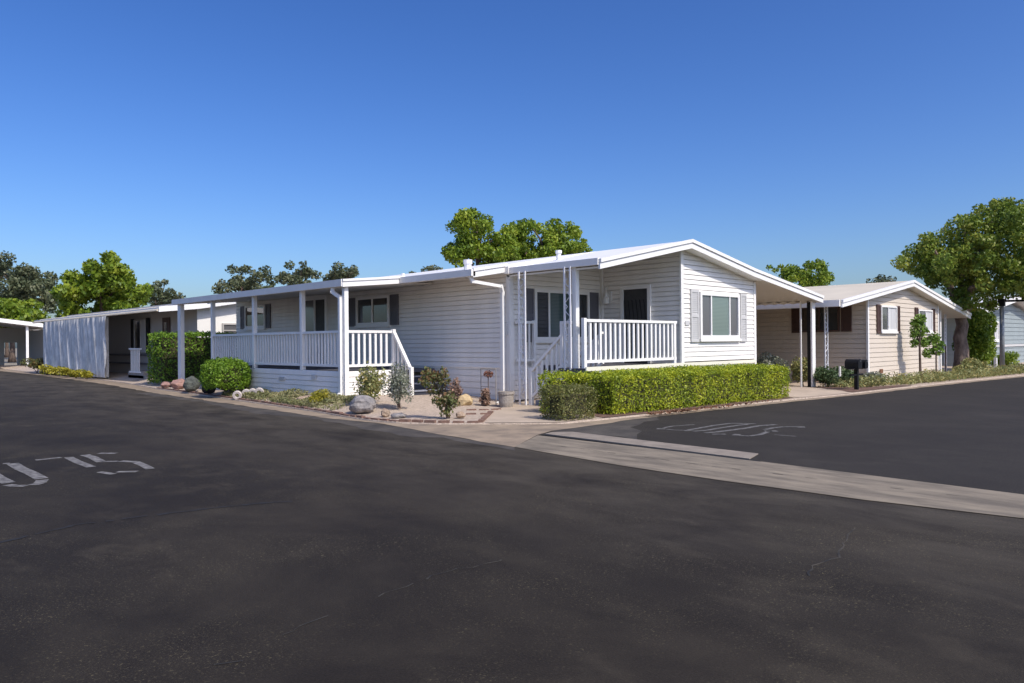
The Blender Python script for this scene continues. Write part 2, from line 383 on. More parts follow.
def iron_post(parent, x, y, z0, z1, w=.16, ax='y', name='iron_post'):
    """open wrought-iron post: two bars with scrolls between"""
    mb = MB(); dx, dy = (0, w/2) if ax == 'y' else (w/2, 0)
    for s in (-1, 1): mb.box(x+s*dx-.017, x+s*dx+.017, y+s*dy-.017, y+s*dy+.017, z0, z1)
    z = z0+.15; k = 1
    while z < z1-.3:
        pts = []
        for i in range(11):
            t = i/10; a = math.sin(t*2*math.pi)*k*(w/2-.02)
            pts.append((x+(a if ax == 'x' else 0), y+(a if ax == 'y' else 0), z+t*.3))
        mb.tube(pts, .009, 5); z += .3; k = -k
    return mb.build(name, 'iron', parent)
def downspout(parent, pts, w=.075, name='downspout'):
    mb = MB()
    for a, b in zip(pts[:-1], pts[1:]):
        a, b = Vector(a), Vector(b); e = (b-a).normalized()*w*.35
        mb.bar(a-e, b+e, w, w*.8)
    return mb.build(name, 'trim', parent)

# ------------------------------------------------------------------ foliage
def leaf_mesh(name, P, N, S, aspect=.55, bias=.7, rng=NR):
    n = len(P); r = rng.normal(size=(n, 3)); nn = N*bias + r/np.linalg.norm(r, axis=1)[:, None]
    nn /= np.linalg.norm(nn, axis=1)[:, None]+1e-9
    a = rng.normal(size=(n, 3)); t = np.cross(nn, a); t /= np.linalg.norm(t, axis=1)[:, None]+1e-9; b = np.cross(nn, t)
    S = S[:, None]*.5
    V = np.empty((n, 4, 3), np.float32)
    V[:, 0] = P-t*S; V[:, 1] = P-b*S*aspect+nn*S*.12; V[:, 2] = P+t*S; V[:, 3] = P+b*S*aspect+nn*S*.12
    me = bpy.data.meshes.new(name); me.vertices.add(n*4); me.vertices.foreach_set('co', V.ravel())
    me.loops.add(n*4); me.polygons.add(n)
    me.loops.foreach_set('vertex_index', np.arange(n*4, dtype=np.int32))
    me.polygons.foreach_set('loop_start', np.arange(0, n*4, 4, dtype=np.int32))
    me.update(calc_edges=True); return me
def sphere_dirs(n, rng=NR):
    d = rng.normal(size=(n, 3)); return d/np.linalg.norm(d, axis=1)[:, None]
def blob_cloud(blobs, dens, lo=.62, rng=NR):
    """blobs: (cx,cy,cz,rx,ry,rz) -> points and outward normals; dens leaves per m2 of blob surface"""
    Ps, Ns = [], []
    for (cx, cy, cz, rx, ry, rz) in blobs:
        n = int(dens*4*math.pi*((rx*ry+ry*rz+rx*rz)/3)); d = sphere_dirs(n, rng)
        rad = lo+(1.04-lo)*rng.random(n)**.6
        Ps.append(np.array([cx, cy, cz])+d*np.array([rx, ry, rz])*rad[:, None]); Ns.append(d)
    return np.vstack(Ps), np.vstack(Ns)
def crown_blobs(c, rx, rz, nb, rng, small=.34, inner=.55, bottom=-.6):
    out = []
    for i in range(nb):
        while True:
            d = rng.normal(size=3); d /= np.linalg.norm(d)
            if d[2] > bottom: break
        k = inner+(1-inner-small*.55)*rng.random()
        r = small*rx*(.65+.7*rng.random())
        out.append((c[0]+d[0]*rx*k, c[1]+d[1]*rx*k, c[2]+d[2]*rz*k, r, r, r*.8*min(1, rz/rx*1.2)))
    return out
def trunk_mesh(mb, base, top, r0, r1, rng, limbs=(), n=9):
    base, top = Vector(base), Vector(top); pts = []; rs = []
    for i in range(7):
        t = i/6; w = .12*r0*4*math.sin(t*3)
        pts.append(base.lerp(top, t)+Vector((rng.normal()*.05*r0*4*t, rng.normal()*.05*r0*4*t, 0))); rs.append((r0*1.35 if i == 0 else r0)+(r1-r0)*t)
    mb.tube(pts, rs, n)
    for L in limbs:
        L = Vector(L); st = base.lerp(top, .62+.33*rng.random()); md = st.lerp(L, .5)+Vector((0, 0, .12*(L-st).length))
        mb.tube([st, st.lerp(md, .6), md, L], [r1*.8, r1*.6, r1*.45, r1*.18], 6)
def tree(name, label, base, trunk_top, blobs, dens, leaf, mleaf, mbark, r0=.25, r1=.12, group=None, nlimb=9, seed=1, lo=.6, cat='tree'):
    rng = np.random.default_rng(seed)
    t = thing(name, label, cat, base, group)
    P, N = blob_cloud(blobs, dens, lo, rng); S = leaf*(.6+.8*rng.random(len(P)))
    link('crown', leaf_mesh('crown', P, N, S, .6, .55, rng), mleaf, t)
    mb = MB(); idx = rng.permutation(len(blobs))[:nlimb]
    trunk_mesh(mb, base, trunk_top, r0, r1, rng, [blobs[i][:3] for i in idx])
    mb.build('trunk', mbark, t, smooth=True)
    return t
def hedge(name, label, x0, x1, y0, y1, z0, z1, mleaf, dens=900, leaf=.05, rot=0, ball=False, cat='hedge', round_=.12, wob=.05, seed=3):
    """clipped hedge: leaves in the outer shell of a rounded box, twigs and a core inside"""
    rng = np.random.default_rng(seed); c = np.array([(x0+x1)/2, (y0+y1)/2, (z0+z1)/2]); h = np.array([(x1-x0)/2, (y1-y0)/2, (z1-z0)/2])
    t = thing(name, label, cat, (c[0], c[1], z0))
    A = 8*(h[0]*h[1]/2+h[1]*h[2]+h[0]*h[2]); n = int(A*dens)
    w = np.array([h[1]*h[2], h[0]*h[2], h[0]*h[1]*.62]); ax = rng.choice(3, n, p=w/w.sum())
    q = rng.uniform(-1, 1, (n, 3)); sg = np.where(rng.random(n) < .5, -1, 1)
    sg = np.where(ax == 2, 1, sg)
    q[np.arange(n), ax] = sg
    P = q*h; Nn = np.zeros((n, 3)); Nn[np.arange(n), ax] = sg
    # round the edges
    hin = h-round_; core = np.clip(P, -hin, hin); dlt = P-core; l = np.linalg.norm(dlt, axis=1)
    P = core+dlt/np.maximum(l, 1e-6)[:, None]*np.minimum(l, round_)[:, None]; Nn = np.where((l > 1e-5)[:, None], dlt/np.maximum(l, 1e-6)[:, None], Nn)
    if ball:
        d = P/h; e = (np.abs(d)**2.5).sum(1)**(1/2.5); d = d/e[:, None]; P = d*h; Nn = d/h; Nn /= np.linalg.norm(Nn, axis=1)[:, None]
    und = (np.sin(P[:, 0]*3.1+1)+np.sin(P[:, 1]*4.3+P[:, 0]*1.7)+np.sin(P[:, 2]*7+P[:, 0]*5.3+P[:, 1]*4.7))/3
    P = P+Nn*(wob*und-.11*rng.random(n)**1.7+.035*rng.random(n)**4*2)[:, None]
    if rot:
        cs, sn = math.cos(rot), math.sin(rot); RM = np.array([[cs, -sn, 0], [sn, cs, 0], [0, 0, 1]]); P = P@RM.T; Nn = Nn@RM.T
    S = leaf*(.6+.8*rng.random(n))
    link('foliage', leaf_mesh('foliage', P+c, Nn, S, .6, .75, rng), mleaf, t)
    k = .15 if not ball else .0; bx = MB().box(-h[0]+k, h[0]-k, -h[1]+k, h[1]-k, -h[2]+.12, h[2]-k)
    if ball: bx = MB().lathe((0, 0, 0), [(0, -h[2]+.05)]+[(min(h[0], h[1])*.78*math.cos(a), h[2]*.8*math.sin(a)) for a in [-1.2, -.8, -.4, 0, .4, .8, 1.2]]+[(0, h[2]*.82)], 14)
    if rot: bx.v = [tuple(RM@np.array(v)) for v in bx.v]
    bx.v = [tuple(np.array(v)+c) for v in bx.v]
    bx.build('dark_core', 'shaded_twigs', t)  # solid dark filler, its colour makes the gaps between leaves look shaded
    return t
def shrub(name, label, x, y, z, rx, rz, mleaf, dens=500, leaf=.06, nb=14, seed=5, ry=None, group=None, cat='shrub', flat=False, lo=.5, stems=6):
    rng = np.random.default_rng(seed); t = thing(name, label, cat, (x, y, z), group); ry = ry or rx
    bl = []
    for i in range(nb):
        d = rng.normal(size=3); d /= np.linalg.norm(d); k = .25+.4*rng.random(); r = .42*(.7+.6*rng.random())
        bl.append((x+d[0]*rx*k, y+d[1]*ry*k, z+rz*.55+d[2]*rz*.5*k*1.2, rx*r, ry*r, rz*.5*r*1.3))
    P, N = blob_cloud(bl, dens, lo, rng); P[:, 2] = np.maximum(P[:, 2], z+.01)
    S = leaf*(.6+.8*rng.random(len(P)))
    link('foliage', leaf_mesh('foliage', P, N, S, .6, .5, rng), mleaf, t)
    mb = MB()
    for i in range(stems):
        b = bl[i % len(bl)]; mb.tube([(x+rng.normal()*.03, y+rng.normal()*.03, z-.03), ((x+b[0])/2, (y+b[1])/2, z+(b[2]-z)*.6), b[:3]], [.016, .012, .006], 5)
    mb.build('stems', 'bark', t)
    return t
def tuft(P0, n, h, spread, rng):
    return P0
def rock(name, label, x, y, z, rx, ry, rz, material, seed=1, rot=0):
    rng = np.random.default_rng(seed); bm = bmesh.new(); bmesh.ops.create_icosphere(bm, subdivisions=3, radius=1)
    ph = rng.uniform(0, 6, 6); pl = [(sphere_dirs(1, rng)[0], .72+.22*rng.random()) for _ in range(9)]
    for v in bm.verts:
        c = np.array(v.co); 
        for d, k in pl:
            s = c@d
            if s > k: c = c-d*(s-k)*.85
        c = c*(1+.06*math.sin(c[0]*5+ph[0])*math.sin(c[1]*5+ph[1])+.05*math.sin(c[2]*8+c[0]*6+ph[2]))
        v.co = Vector((c[0]*rx, c[1]*ry, c[2]*rz))
    bmesh.ops.rotate(bm, verts=bm.verts, matrix=Matrix.Rotation(rot, 3, 'Z'))
    bmesh.ops.translate(bm, verts=bm.verts, vec=(x, y, z+rz*.72))
    me = bpy.data.meshes.new(name); bm.to_mesh(me); bm.free()
    return tag(link(name, me, material), label, 'rock')

# ================================================================== GROUND, STREETS, KERBS
struct('ground', MB().poly([(-900, -900, -.15), (900, -900, -.15), (900, 900, -.15), (-900, 900, -.15)]), 'ground')
struct('main_street', MB().poly([(-14, -60, 0), (7.75, -60, 0), (7.75, 7.9, 0), (12.5, 8.6, 0), (12.5, 110, 0), (-14, 110, 0)]), 'asphalt')
struct('side_street', MB().poly([(7.75, -30, 0), (140, -30, 0), (140, 1, 0), (60, 6, 0), (34, 8.2, 0), (12.5, 8.6, 0), (7.75, 7.9, 0)]), 'asphalt2')
AE = [(9.75, 60), (9.6, 45), (8.95, 31), (8.3, 24.3), (8.02, 19), (7.84, 15.1), (7.7, 13.2), (7.82, 11.7), (7.72, 10.5), (7.46, 8.9), (7.3, 7.4)]
RE = [(8.45, 8.05), (9.05, 8.32), (10.25, 8.3), (11.4, 8.38), (13.65, 8.22), (17.4, 7.92), (20.2, 7.63), (22.9, 7.48), (27.6, 7.15), (33.1, 6.6), (60, 3.9)]
LB = [(10.6, 60), (10.25, 45), (9.7, 31.3), (9.05, 26), (8.8, 22.7), (8.42, 17), (8.22, 14.3), (8.0, 12.75), (7.95, 11.9), (8.02, 11.15), (8.37, 10.45), (8.93, 9.85), (9.5, 9.2), (9.95, 8.8),
      (11.3, 8.66), (13.65, 8.5), (17.6, 8.17), (20.2, 7.88), (22.9, 7.76), (27.6, 7.45), (33.1, 6.92), (60, 4.3)]
Z = lambda pts, z: [(x, y, z) for x, y in pts]
rngE = random.Random(12)
def jag(pts, amp, step=.35):
    out = []
    for a, b in zip(pts[:-1], pts[1:]):
        L = math.dist(a, b); n = max(1, min(60, int(L/step)))
        for i in range(n): t = i/n; out.append((a[0]+(b[0]-a[0])*t+rngE.gauss(0, amp), a[1]+(b[1]-a[1])*t+rngE.gauss(0, amp)))
    return out + [pts[-1]]
DE = [(x-.42-.25*math.sin(y*1.3), y-.05) for x, y in AE[3:-1]] + [(7.05, 7.2), (7.3, 7.4)]
struct('dusty_verge', MB().poly(Z(jag(DE, .06) + AE[3:][::-1], .003)), 'dusty')
struct('dusty_corner', MB().poly(Z(jag([(8.98, 7.9), (9.05, 6.6), (9.6, 6.9), (10.3, 7.6), (11.6, 8.0), (12.6, 8.4)], .05) + [(11.4, 8.42), (10.25, 8.35), (9.05, 8.36)], .003)), 'dusty')
AE = jag(AE, .025); RE = jag(RE, .018)
struct('gutter_apron', MB().poly(Z(AE + RE + LB[::-1], .006)), 'concrete')
lowE = [(7.3, 7.4), (7.14, 6.2), (7.03, 5.3), (6.98, 4), (7.0, 2.6), (7.14, 1.4), (7.3, -4), (7.3, -40)]
upE = [(8.5, -40), (8.5, -4), (8.22, 1.6), (8.3, 3), (8.4, 4.5), (8.45, 8.05)]
struct('valley_gutter', MB().poly(Z(lowE + upE, .0065)), 'gutter')
mb = MB(); rngJ = random.Random(5)
for i in range(60):
    y = 7.2-.12*i; x = 7.72+.05*math.sin(y*1.1)+rngJ.gauss(0, .012)
    if rngJ.random() < .45: mb.add([(x, y, .0086), (x+.011, y, .0086), (x+.011+rngJ.gauss(0, .008), y-.12, .0086), (x+rngJ.gauss(0, .008), y-.12, .0086)], [(0, 1, 2, 3)])
struct('gutter_joint', mb, 'seam')
# raised strip of newer concrete beside the gutter, with its open joint
struct('kerb_strip', MB().prism(Z([(8.44, 4.5), (8.9, 4.62), (8.98, 6.2), (9.1, 7.9), (8.86, 8.12), (8.62, 8.05), (8.52, 6.2)], .004), (0, 0, .012)), 'kerbstrip')
struct('joint_seam', MB().poly(Z([(8.36, 4.3), (8.43, 4.4), (8.5, 6.2), (8.6, 8.05), (8.54, 8.1), (8.45, 6.2)], .0085)), 'seam')

def sstep(a, b, x):
    t = min(1, max(0, (x-a)/(b-a))); return t*t*(3-2*t)
def edge_x(v):
    for (x0, y0), (x1, y1) in zip(LB[:-1], LB[1:]):
        if y1 <= v <= y0: return x0+(x1-x0)*(v-y0)/((y1-y0) or 1)
    return 8.0
def H(x, y):
    s = sstep(.1, 1.3, x-edge_x(y)) if y > 9.9 else 0
    h = .03 + .17*s*sstep(11.7, 14.6, y)
    return h - .11*sstep(21.5, 25, x)*sstep(.3, 1.8, y-(8.17-(x-17.6)*.0834))
dense = []
for a, b in zip(LB[:-1], LB[1:]):
    L = math.dist(a, b); n = max(1, int(L/.45)) if a[0] < 36 and a[1] < 46 else max(1, int(L/3))
    for i in range(n): dense.append((a[0]+(b[0]-a[0])*i/n, a[1]+(b[1]-a[1])*i/n))
dense.append(LB[-1])
offs = [0, .02, .25, .5, .8, 1.1, 1.5, 2, 2.8, 4, 7, 12, 20]
mb = MB(); vs = []; fs = []; T = (70, 70)
for (x, y) in dense:
    L = math.dist((x, y), T); ux, uy = (T[0]-x)/L, (T[1]-y)/L
    for k, o in enumerate(offs + [L]):
        px, py = x+ux*o, y+uy*o; z = -.02 if k == 0 else H(px, py)
        if o > 8: z = min(z, .1)
        vs.append((px, py, z))
K = len(offs)+1
for i in range(len(dense)-1):
    for k in range(K-1): fs.append((i*K+k, i*K+k+1, (i+1)*K+k+1, (i+1)*K+k))
mb.add(vs, fs); struct('garden_ground', mb, 'soil')
def sheet(name, pts, material, dz=.008):
    # subdivided so that it follows the ground
    P = [Vector((x, y, 0)) for x, y in pts]; m_ = MB().poly(Z(pts, 0)); me = bpy.data.meshes.new(name); me.from_pydata(m_.v, [], m_.f)
    bm = bmesh.new(); bm.from_mesh(me)
    for _ in range(3): bmesh.ops.subdivide_edges(bm, edges=[e for e in bm.edges if e.calc_length() > .5], cuts=1, use_grid_fill=True)
    bmesh.ops.triangulate(bm, faces=bm.faces)
    for v in bm.verts: v.co.z = H(v.co.x, v.co.y)+dz
    bm.to_mesh(me); bm.free(); return tag(link(name, me, material), kind='structure')
sheet('walkway', [(8.97, 9.82), (9.5, 9.22), (9.92, 8.85), (11.2, 9.0), (11.4, 10.3), (13.5, 10.6), (13.5, 12.4), (12.2, 12.4), (11.2, 11.75), (10.5, 11.2)], 'walk')
sheet('driveway', [(17.95, 8.2), (20.3, 7.92), (21.3, 8.6), (21.6, 9.6), (22.3, 12), (22.3, 27), (19.4, 27), (19.4, 9.9), (18.3, 9.2)], 'walk')
sheet('far_driveway', [(10.0, 31.6), (10.2, 36.5), (15, 36.5), (15, 31.6)], 'walk')
sheet('mulch_bed', [(20.6, 7.98), (24.6, 7.75), (24.6, 8.6), (23.0, 10.5), (22.0, 9.4)], 'mulch', .012)
sheet('hedge_bed', [(11.0, 8.75), (17.8, 8.28), (18.1, 9.1), (12.1, 10.3), (11.35, 10.2)], 'mulch', .011)
# the street left of the camera has its own far kerb
struct('far_kerb', MB().box(-14.3, -14, -60, 110, -.05, .1), 'concrete')
struct('opposite_kerb', MB().box(9, 140, -30.3, -30, -.05, .1), 'concrete')

# painted street numbers: strokes lie on the asphalt
def strokes(name, label, lines, material, z):
    mb = MB()
    for pts, w in lines:
        P = [Vector((x, y, z)) for x, y in pts]
        for a, b in zip(P[:-1], P[1:]):
            d = (b-a).normalized(); n = Vector((-d.y, d.x, 0))*w/2; mb.add([a-n, b-n, b+n, a+n], [(0, 1, 2, 3)])
    return tag(mb.build(name, material), label, 'road marking')
STROKES_MAIN = [([(2.02, 11.07), (2.09, 11.05)], 0.09), ([(2.11, 11.01), (2.09, 10.47), (2.1, 9.99), (2.09, 9.49)], 0.13), ([(2.08, 9.41), (2.01, 9.21), (1.93, 9.13)], 0.12), ([(1.87, 9.12), (1.79, 9.21), (1.74, 9.34)], 0.1), ([(1.78, 10.53), (1.77, 9.84), (1.78, 9.46)], 0.13), ([(2.38, 11.11), (2.51, 11.1), (2.67, 11.12)], 0.1), ([(2.74, 11.06), (2.71, 10.51), (2.71, 9.96)], 0.105), ([(3.13, 11.16), (3.29, 10.97)], 0.1), ([(2.95, 11.14), (2.96, 10.82), (2.92, 10.3)], 0.115), ([(2.92, 10.32), (3.08, 10.21)], 0.09), ([(3.1, 10.19), (3.21, 9.99), (3.19, 9.61), (3.15, 9.28)], 0.1), ([(2.81, 9.35), (2.98, 9.2)], 0.1), ([(2.67, 9.5), (2.73, 9.21)], 0.08)]
STROKES_SIDE = [([(10.41, 7.2), (10.48, 7.08)], 0.14), ([(10.58, 7.18), (10.89, 7.22), (11.35, 7.07)], 0.06), ([(10.47, 7.05), (10.44, 6.87), (10.52, 6.74)], 0.06), ([(10.47, 6.72), (10.6, 6.65)], 0.12), ([(10.61, 6.72), (10.87, 6.72), (11.46, 6.75), (11.95, 6.7), (12.14, 6.34)], 0.085), ([(10.5, 6.56), (10.79, 6.47), (11.23, 6.48), (11.76, 6.45), (12.01, 6.4)], 0.085), ([(10.44, 6.31), (10.64, 6.24), (11.04, 6.19), (11.48, 6.15), (11.89, 6.16), (12.25, 6.03)], 0.1), ([(10.36, 6.14), (10.5, 5.99)], 0.08), ([(10.52, 5.88), (10.55, 5.77)], 0.18), ([(10.48, 5.75), (10.53, 5.61), (10.76, 5.57), (11.11, 5.63), (11.34, 5.69)], 0.085), ([(11.26, 5.73), (11.39, 5.58)], 0.14), ([(11.43, 5.82), (11.75, 5.84), (12.03, 5.78), (12.18, 5.61)], 0.085), ([(12.14, 5.61), (12.2, 5.5)], 0.17), ([(10.92, 5.4), (10.95, 5.07)], 0.05)]
CRACKS = [([(2.45, 3.63), (2.76, 3.66), (3.0, 3.7), (3.08, 3.72), (3.19, 3.65), (3.55, 3.63)], 0.015), ([(1.79, 3.47), (2.0, 3.56), (2.2, 3.55)], 0.012), ([(4.5, 2.03), (4.75, 2.11), (4.97, 2.07), (5.37, 2.14), (6.0, 2.33)], 0.016), ([(4.21, 2.16), (4.31, 2.15)], 0.012), ([(4.75, 2.11), (4.7, 2.22), (4.82, 2.32)], 0.008), ([(1.43, 3.4), (1.61, 3.32)], 0.012)]
SEAM = ([(1.19, 6.63), (1.73, 6.83), (2.29, 6.75), (2.88, 6.61), (3.48, 6.37)], 0.06)
strokes('road_marking', 'white stencilled 0 and 15 painted on the near asphalt street', STROKES_MAIN, 'paint', .004)
strokes('road_marking', 'faded grey numerals painted on the side street near the gutter', STROKES_SIDE, 'paintfaint', .004)
def ribbon(mb, pts, w, z, seed):
    rng = random.Random(seed); P = []
    for (a, b) in zip(pts[:-1], pts[1:]):
        n = max(2, int(math.dist(a, b)/.07))
        for i in range(n): t = i/n; P.append(Vector((a[0]+(b[0]-a[0])*t+rng.gauss(0, .012), a[1]+(b[1]-a[1])*t+rng.gauss(0, .012), z)))
    for a, b in zip(P[:-1], P[1:]):
        if rng.random() < .12: continue
        d = (b-a).normalized(); n = Vector((-d.y, d.x, 0))*w*rng.uniform(.3, 1)/2; mb.add([a-n, b-n, b+n, a+n], [(0, 1, 2, 3)])
mb = MB()
for i, (pts, w) in enumerate(CRACKS): ribbon(mb, pts, w, .003, i)
struct('road_crack', mb, 'crack')
mb = MB(); ribbon(mb, SEAM[0], SEAM[1], .0032, 99); struct('road_seam', mb, 'seam')
# brick edging along the planting bed
mb = MB(); rng = random.Random(4)
path = [(9.15, 26.2), (8.9, 22.7), (8.52, 17), (8.30, 14.3), (8.08, 12.75), (8.02, 11.95), (8.1, 11.2), (8.42, 10.5), (8.95, 9.93), (9.6, 10.5), (10.45, 11.25)]
for a, b in zip(path[:-1], path[1:]):
    L = math.dist(a, b); n = max(1, int(L/.21)); d = ((b[0]-a[0])/L, (b[1]-a[1])/L)
    for i in range(n):
        s = L*(i+.5)/n; x, y = a[0]+d[0]*s, a[1]+d[1]*s; z = H(x, y)+rng.uniform(-.012, .012)
        mb.bar((x-d[0]*.1, y-d[1]*.1, z+.004), (x+d[0]*.1, y+d[1]*.1, z+.004+rng.uniform(-.008, .008)), .085, .06)
tag(mb.build('brick_edging', 'brick'), 'row of red bricks edging the gravel planting bed along the gutter', 'edging')
for lab, a, b in (('short brick border nearer the house wall in the gravel bed', (10.35, 11.95), (11.0, 11.5)), ('short brick border nearer the street in front of the yellow rock', (9.75, 11.3), (10.2, 10.95))):
    mb = MB(); L = math.dist(a, b); d = ((b[0]-a[0])/L, (b[1]-a[1])/L); n = int(L/.21)
    for i in range(n):
        s = L*(i+.5)/n; x, y = a[0]+d[0]*s, a[1]+d[1]*s; z = H(x, y)-.005
        mb.bar((x-d[0]*.1, y-d[1]*.1, z), (x+d[0]*.1, y+d[1]*.1, z+rng.uniform(-.006, .006)), .075, .06)
    tag(mb.build('brick_border', 'brick'), lab, 'edging')

# ================================================================== MAIN HOUSE
UM, VN, VG, VR = 12.25, 12.5, 10.05, 9.7
HB = 27.0                                   # back end
house = thing('mobile_home', 'white clapboard mobile home on the corner with two railed porches', 'house', (15.5, 18, 0))
wall = MB()
zt = lambda u: 3.86-.204*(15.54-u) if u < 15.54 else (3.86-(u-15.54)*.166 if u < 18.6 else 3.352-(u-18.6)*.132)    # roof top of the front part
SO = .2                                     # roof thickness down to the soffit
clap(wall, (UM, HB), (UM, VN), .86, [(0, 3.07), (1, 3.07)], (-1, 0), .118)
clap(wall, (UM, VN), (15.6, VN), .1, [(0, zt(UM)-SO), (.98, zt(15.54)-SO), (1, zt(15.6)-SO)], (0, -1))
clap(wall, (15.6, VN), (15.6, VG), .9, [(0, zt(15.6)-SO), (1, zt(15.6)-SO)], (-1, 0))
L = 19.2-15.6
clap(wall, (15.6, VG), (19.2, VG), .95, [(0, zt(15.6)-SO), (3/L, zt(18.6)-SO), (1, zt(19.2)-SO)], (0, -1))
clap(wall, (19.2, VG), (19.2, HB), .1, [(0, zt(19.2)-SO), (1, zt(19.2)-SO)], (1, 0), .236)
clap(wall, (19.2, HB), (UM, HB), .1, [(0, zt(19.2)-SO), (.5, 3.6), (1, 3.07)], (0, 1), .236)
wall.build('wall', 'siding', house)
sk = MB(); clap(sk, (UM+.004, HB), (UM+.004, VN), .05, [(0, .86), (1, .86)], (-1, 0), .15, .012)
clap(sk, (12.3, VG-.006), (19.2, VG-.006), .02, [(0, .84), (1, .84)], (0, -1), .15, .012); sk.build('skirting', 'siding', house)
tr = MB()                                    # corner boards
tr.box(UM-.09, UM+.05, VN-.05, VN+.05, .05, 3.1); tr.build('corner_trim', 'trim', house); tr = MB(); tr.box(15.55, 15.66, VG-.035, VG+.02, .92, zt(15.6)-SO-.02)
tr.build('corner_trim', 'trim', house); tr = MB(); tr.box(19.13, 19.24, VG-.035, VG+.05, .92, zt(19.2)-SO-.02); tr.build('corner_trim', 'trim', house); tr = MB(); tr.box(15.53, 15.6, VN-.09, VN-.02, .9, 3.6)
tr.build('corner_trim', 'trim', house); tr = MB(); tr.box(UM-.03, UM+.0, VN+.06, HB, .845, .875)
tr.build('trim_band', 'trim', house)
MB().box(11.98, 19.22, VG-.045, VG-.012, .84, .925).build('cream_band', 'cream', house)
# roof slabs
def slab(mb, sect, y0, y1, th):
    """sect: list of (x, ztop); a bent sheet of thickness th"""
    poly = [(x, y0, z) for x, z in sect] + [(x, y0, z-th) for x, z in reversed(sect)]
    return mb.prism(poly, (0, y1-y0, 0))
rf = MB()
slab(rf, [(12.14, zt(12.14)-.02), (15.54, 3.84), (18.6, 3.33), (22.8, zt(22.8)-.02)], VR+.05, VN+.03, .1)
slab(rf, [(11.14, 3.085), (15.54, 3.84), (18.6, 3.33), (22.8, zt(22.8)-.02)], VN+.03, HB+.3, .1)
rf.build('roof', 'roofwhite', house)
# fascia boards (rakes): lower board and a thinner drip edge proud above it
def rake(mb, sect, y, t0, t1, d):
    for (xa, za), (xb, zb) in zip(sect[:-1], sect[1:]):
        mb.prism([(xa, y, za-t0), (xb, y, zb-t0), (xb, y, zb-t1), (xa, y, za-t1)], (0, d, 0))
fs_ = MB(); S1 = [(12.08, zt(12.08)), (15.54, 3.86), (18.6, 3.352), (22.86, zt(22.86))]
rake(fs_, S1, VR, .085, .215, .05); rake(fs_, S1, VR-.03, 0, .078, .08)
fs_.build('fascia', 'trim', house); fs_ = MB(); S2 = [(11.08, 3.10), (12.12, 3.28)]
rake(fs_, S2, VN-.02, .07, .2, .05); rake(fs_, S2, VN-.045, 0, .064, .075)
fs_.build('fascia', 'trim', house)
# soffits
sf = MB()
slab(sf, [(12.16, zt(12.16)-.16), (15.54, 3.86-.16), (18.6, 3.352-.16), (19.2, zt(19.2)-.16)], VR+.05, VN+.03, .04)
slab(sf, [(11.16, 2.955), (12.24, 3.10)], VN+.035, HB, .03)
sf.build('soffit', 'trim', house)
cs = MB(); x0, x1 = 19.24, 22.78
for i in range(60):
    a, b = x0+(x1-x0)*i/60, x0+(x1-x0)*(i+1)/60
slab(cs, [(x0, zt(x0)-.17), (x1, zt(x1)-.17)], VR+.05, HB, .03); cs.build('carport_ceiling', 'soffit', house)
# corrugated lower edge of the carport roof
ce = MB(); n = 220; vs = []; fs = []
for i in range(n+1):
    y = VR+.06+(HB-VR-.1)*i/n; dz = .02*math.sin(i*1.571)
    for x in (22.45, 22.8): vs.append((x, y, zt(x)-.215+dz))
for i in range(n): fs.append((2*i, 2*i+1, 2*i+3, 2*i+2))
ce.add(vs, fs); ce.build('corrugated_edge', 'soffit', house)
# eave gutters
g = MB(); g.box(12.06, 12.16, VR+.05, VN-.14, 3.03, 3.17); g.box(12.045, 12.17, VN-.14, VN+.06, 3.03, 3.2)
g.build('gutter', 'siding', house); g = MB(); g.box(11.02, 11.14, VN-.02, 15.14, 2.93, 3.08); g.build('gutter', 'siding', house); g = MB(); g.box(22.8, 22.9, VR+.05, HB, zt(22.86)-.2, zt(22.86)-.04)
g.build('gutter', 'siding', house)
# porch awning on the street side
aw = MB(); slab(aw, [(9.46, 2.945), (11.2, 3.11), (12.24, 3.20)], 15.26, 25.55, .09); aw.build('awning', 'roofwhite', house)
ag = MB(); ag.box(9.4, 9.5, 15.2, 25.6, 2.79, 2.955); ag.build('awning_gutter', 'siding', house)
ar = MB(); S3 = [(9.42, 2.955), (11.16, 3.12)]
rake(ar, S3, 15.17, .06, .18, .05); rake(ar, S3, 15.145, 0, .054, .075); ar.build('awning_fascia', 'trim', house)
al = MB(); slab(al, [(9.52, 2.83), (12.2, 3.02)], 15.3, 25.5, .03); al.build('awning_ceiling', 'soffit', house)
# side porch
sp = MB(); clap(sp, (9.53, 22.8), (9.53, 15.3), .05, [(0, .79), (1, .79)], (-1, 0), .125, .014)
clap(sp, (9.53, 15.3), (10.86, 15.3), .05, [(0, .79), (1, .79)], (0, -1), .125, .014); sp.build('porch_skirting', 'siding', house)
MB().box(9.56, UM-.02, 15.33, 22.8, .72, .80).build('porch_deck', 'deckdark', house)
PX, ZB, ZT = 9.58, .90, 1.77
py = [15.32, 17.32, 19.98, 22.75]
for i, y in enumerate(py): post(house, PX, y, .8 if i else .2, 2.86, .11)
for a, b in zip(py[:-1], py[1:]): railing(house, (PX, a+.055), (PX, b-.055), ZB, ZT, .148, .048)
railing(house, (PX+.05, 15.34), (10.9, 15.34), ZB, ZT, .165, .058)
MB().box(9.5, 9.62, 25.1, 25.36, H(9.6, 25.3)-.05, 2.8).build('post', 'siding', house)
post(house, 10.93, 15.3, .15, 1.80, .09)
railing(house, (10.93, 15.27), (10.93, 14.62), ZB-.05, ZT-.03, .155, .045, 'stair_railing', zq=(.2, .86))
post(house, 10.93, 14.58, .12, .88, .085)
st = MB(); tr_ = MB()
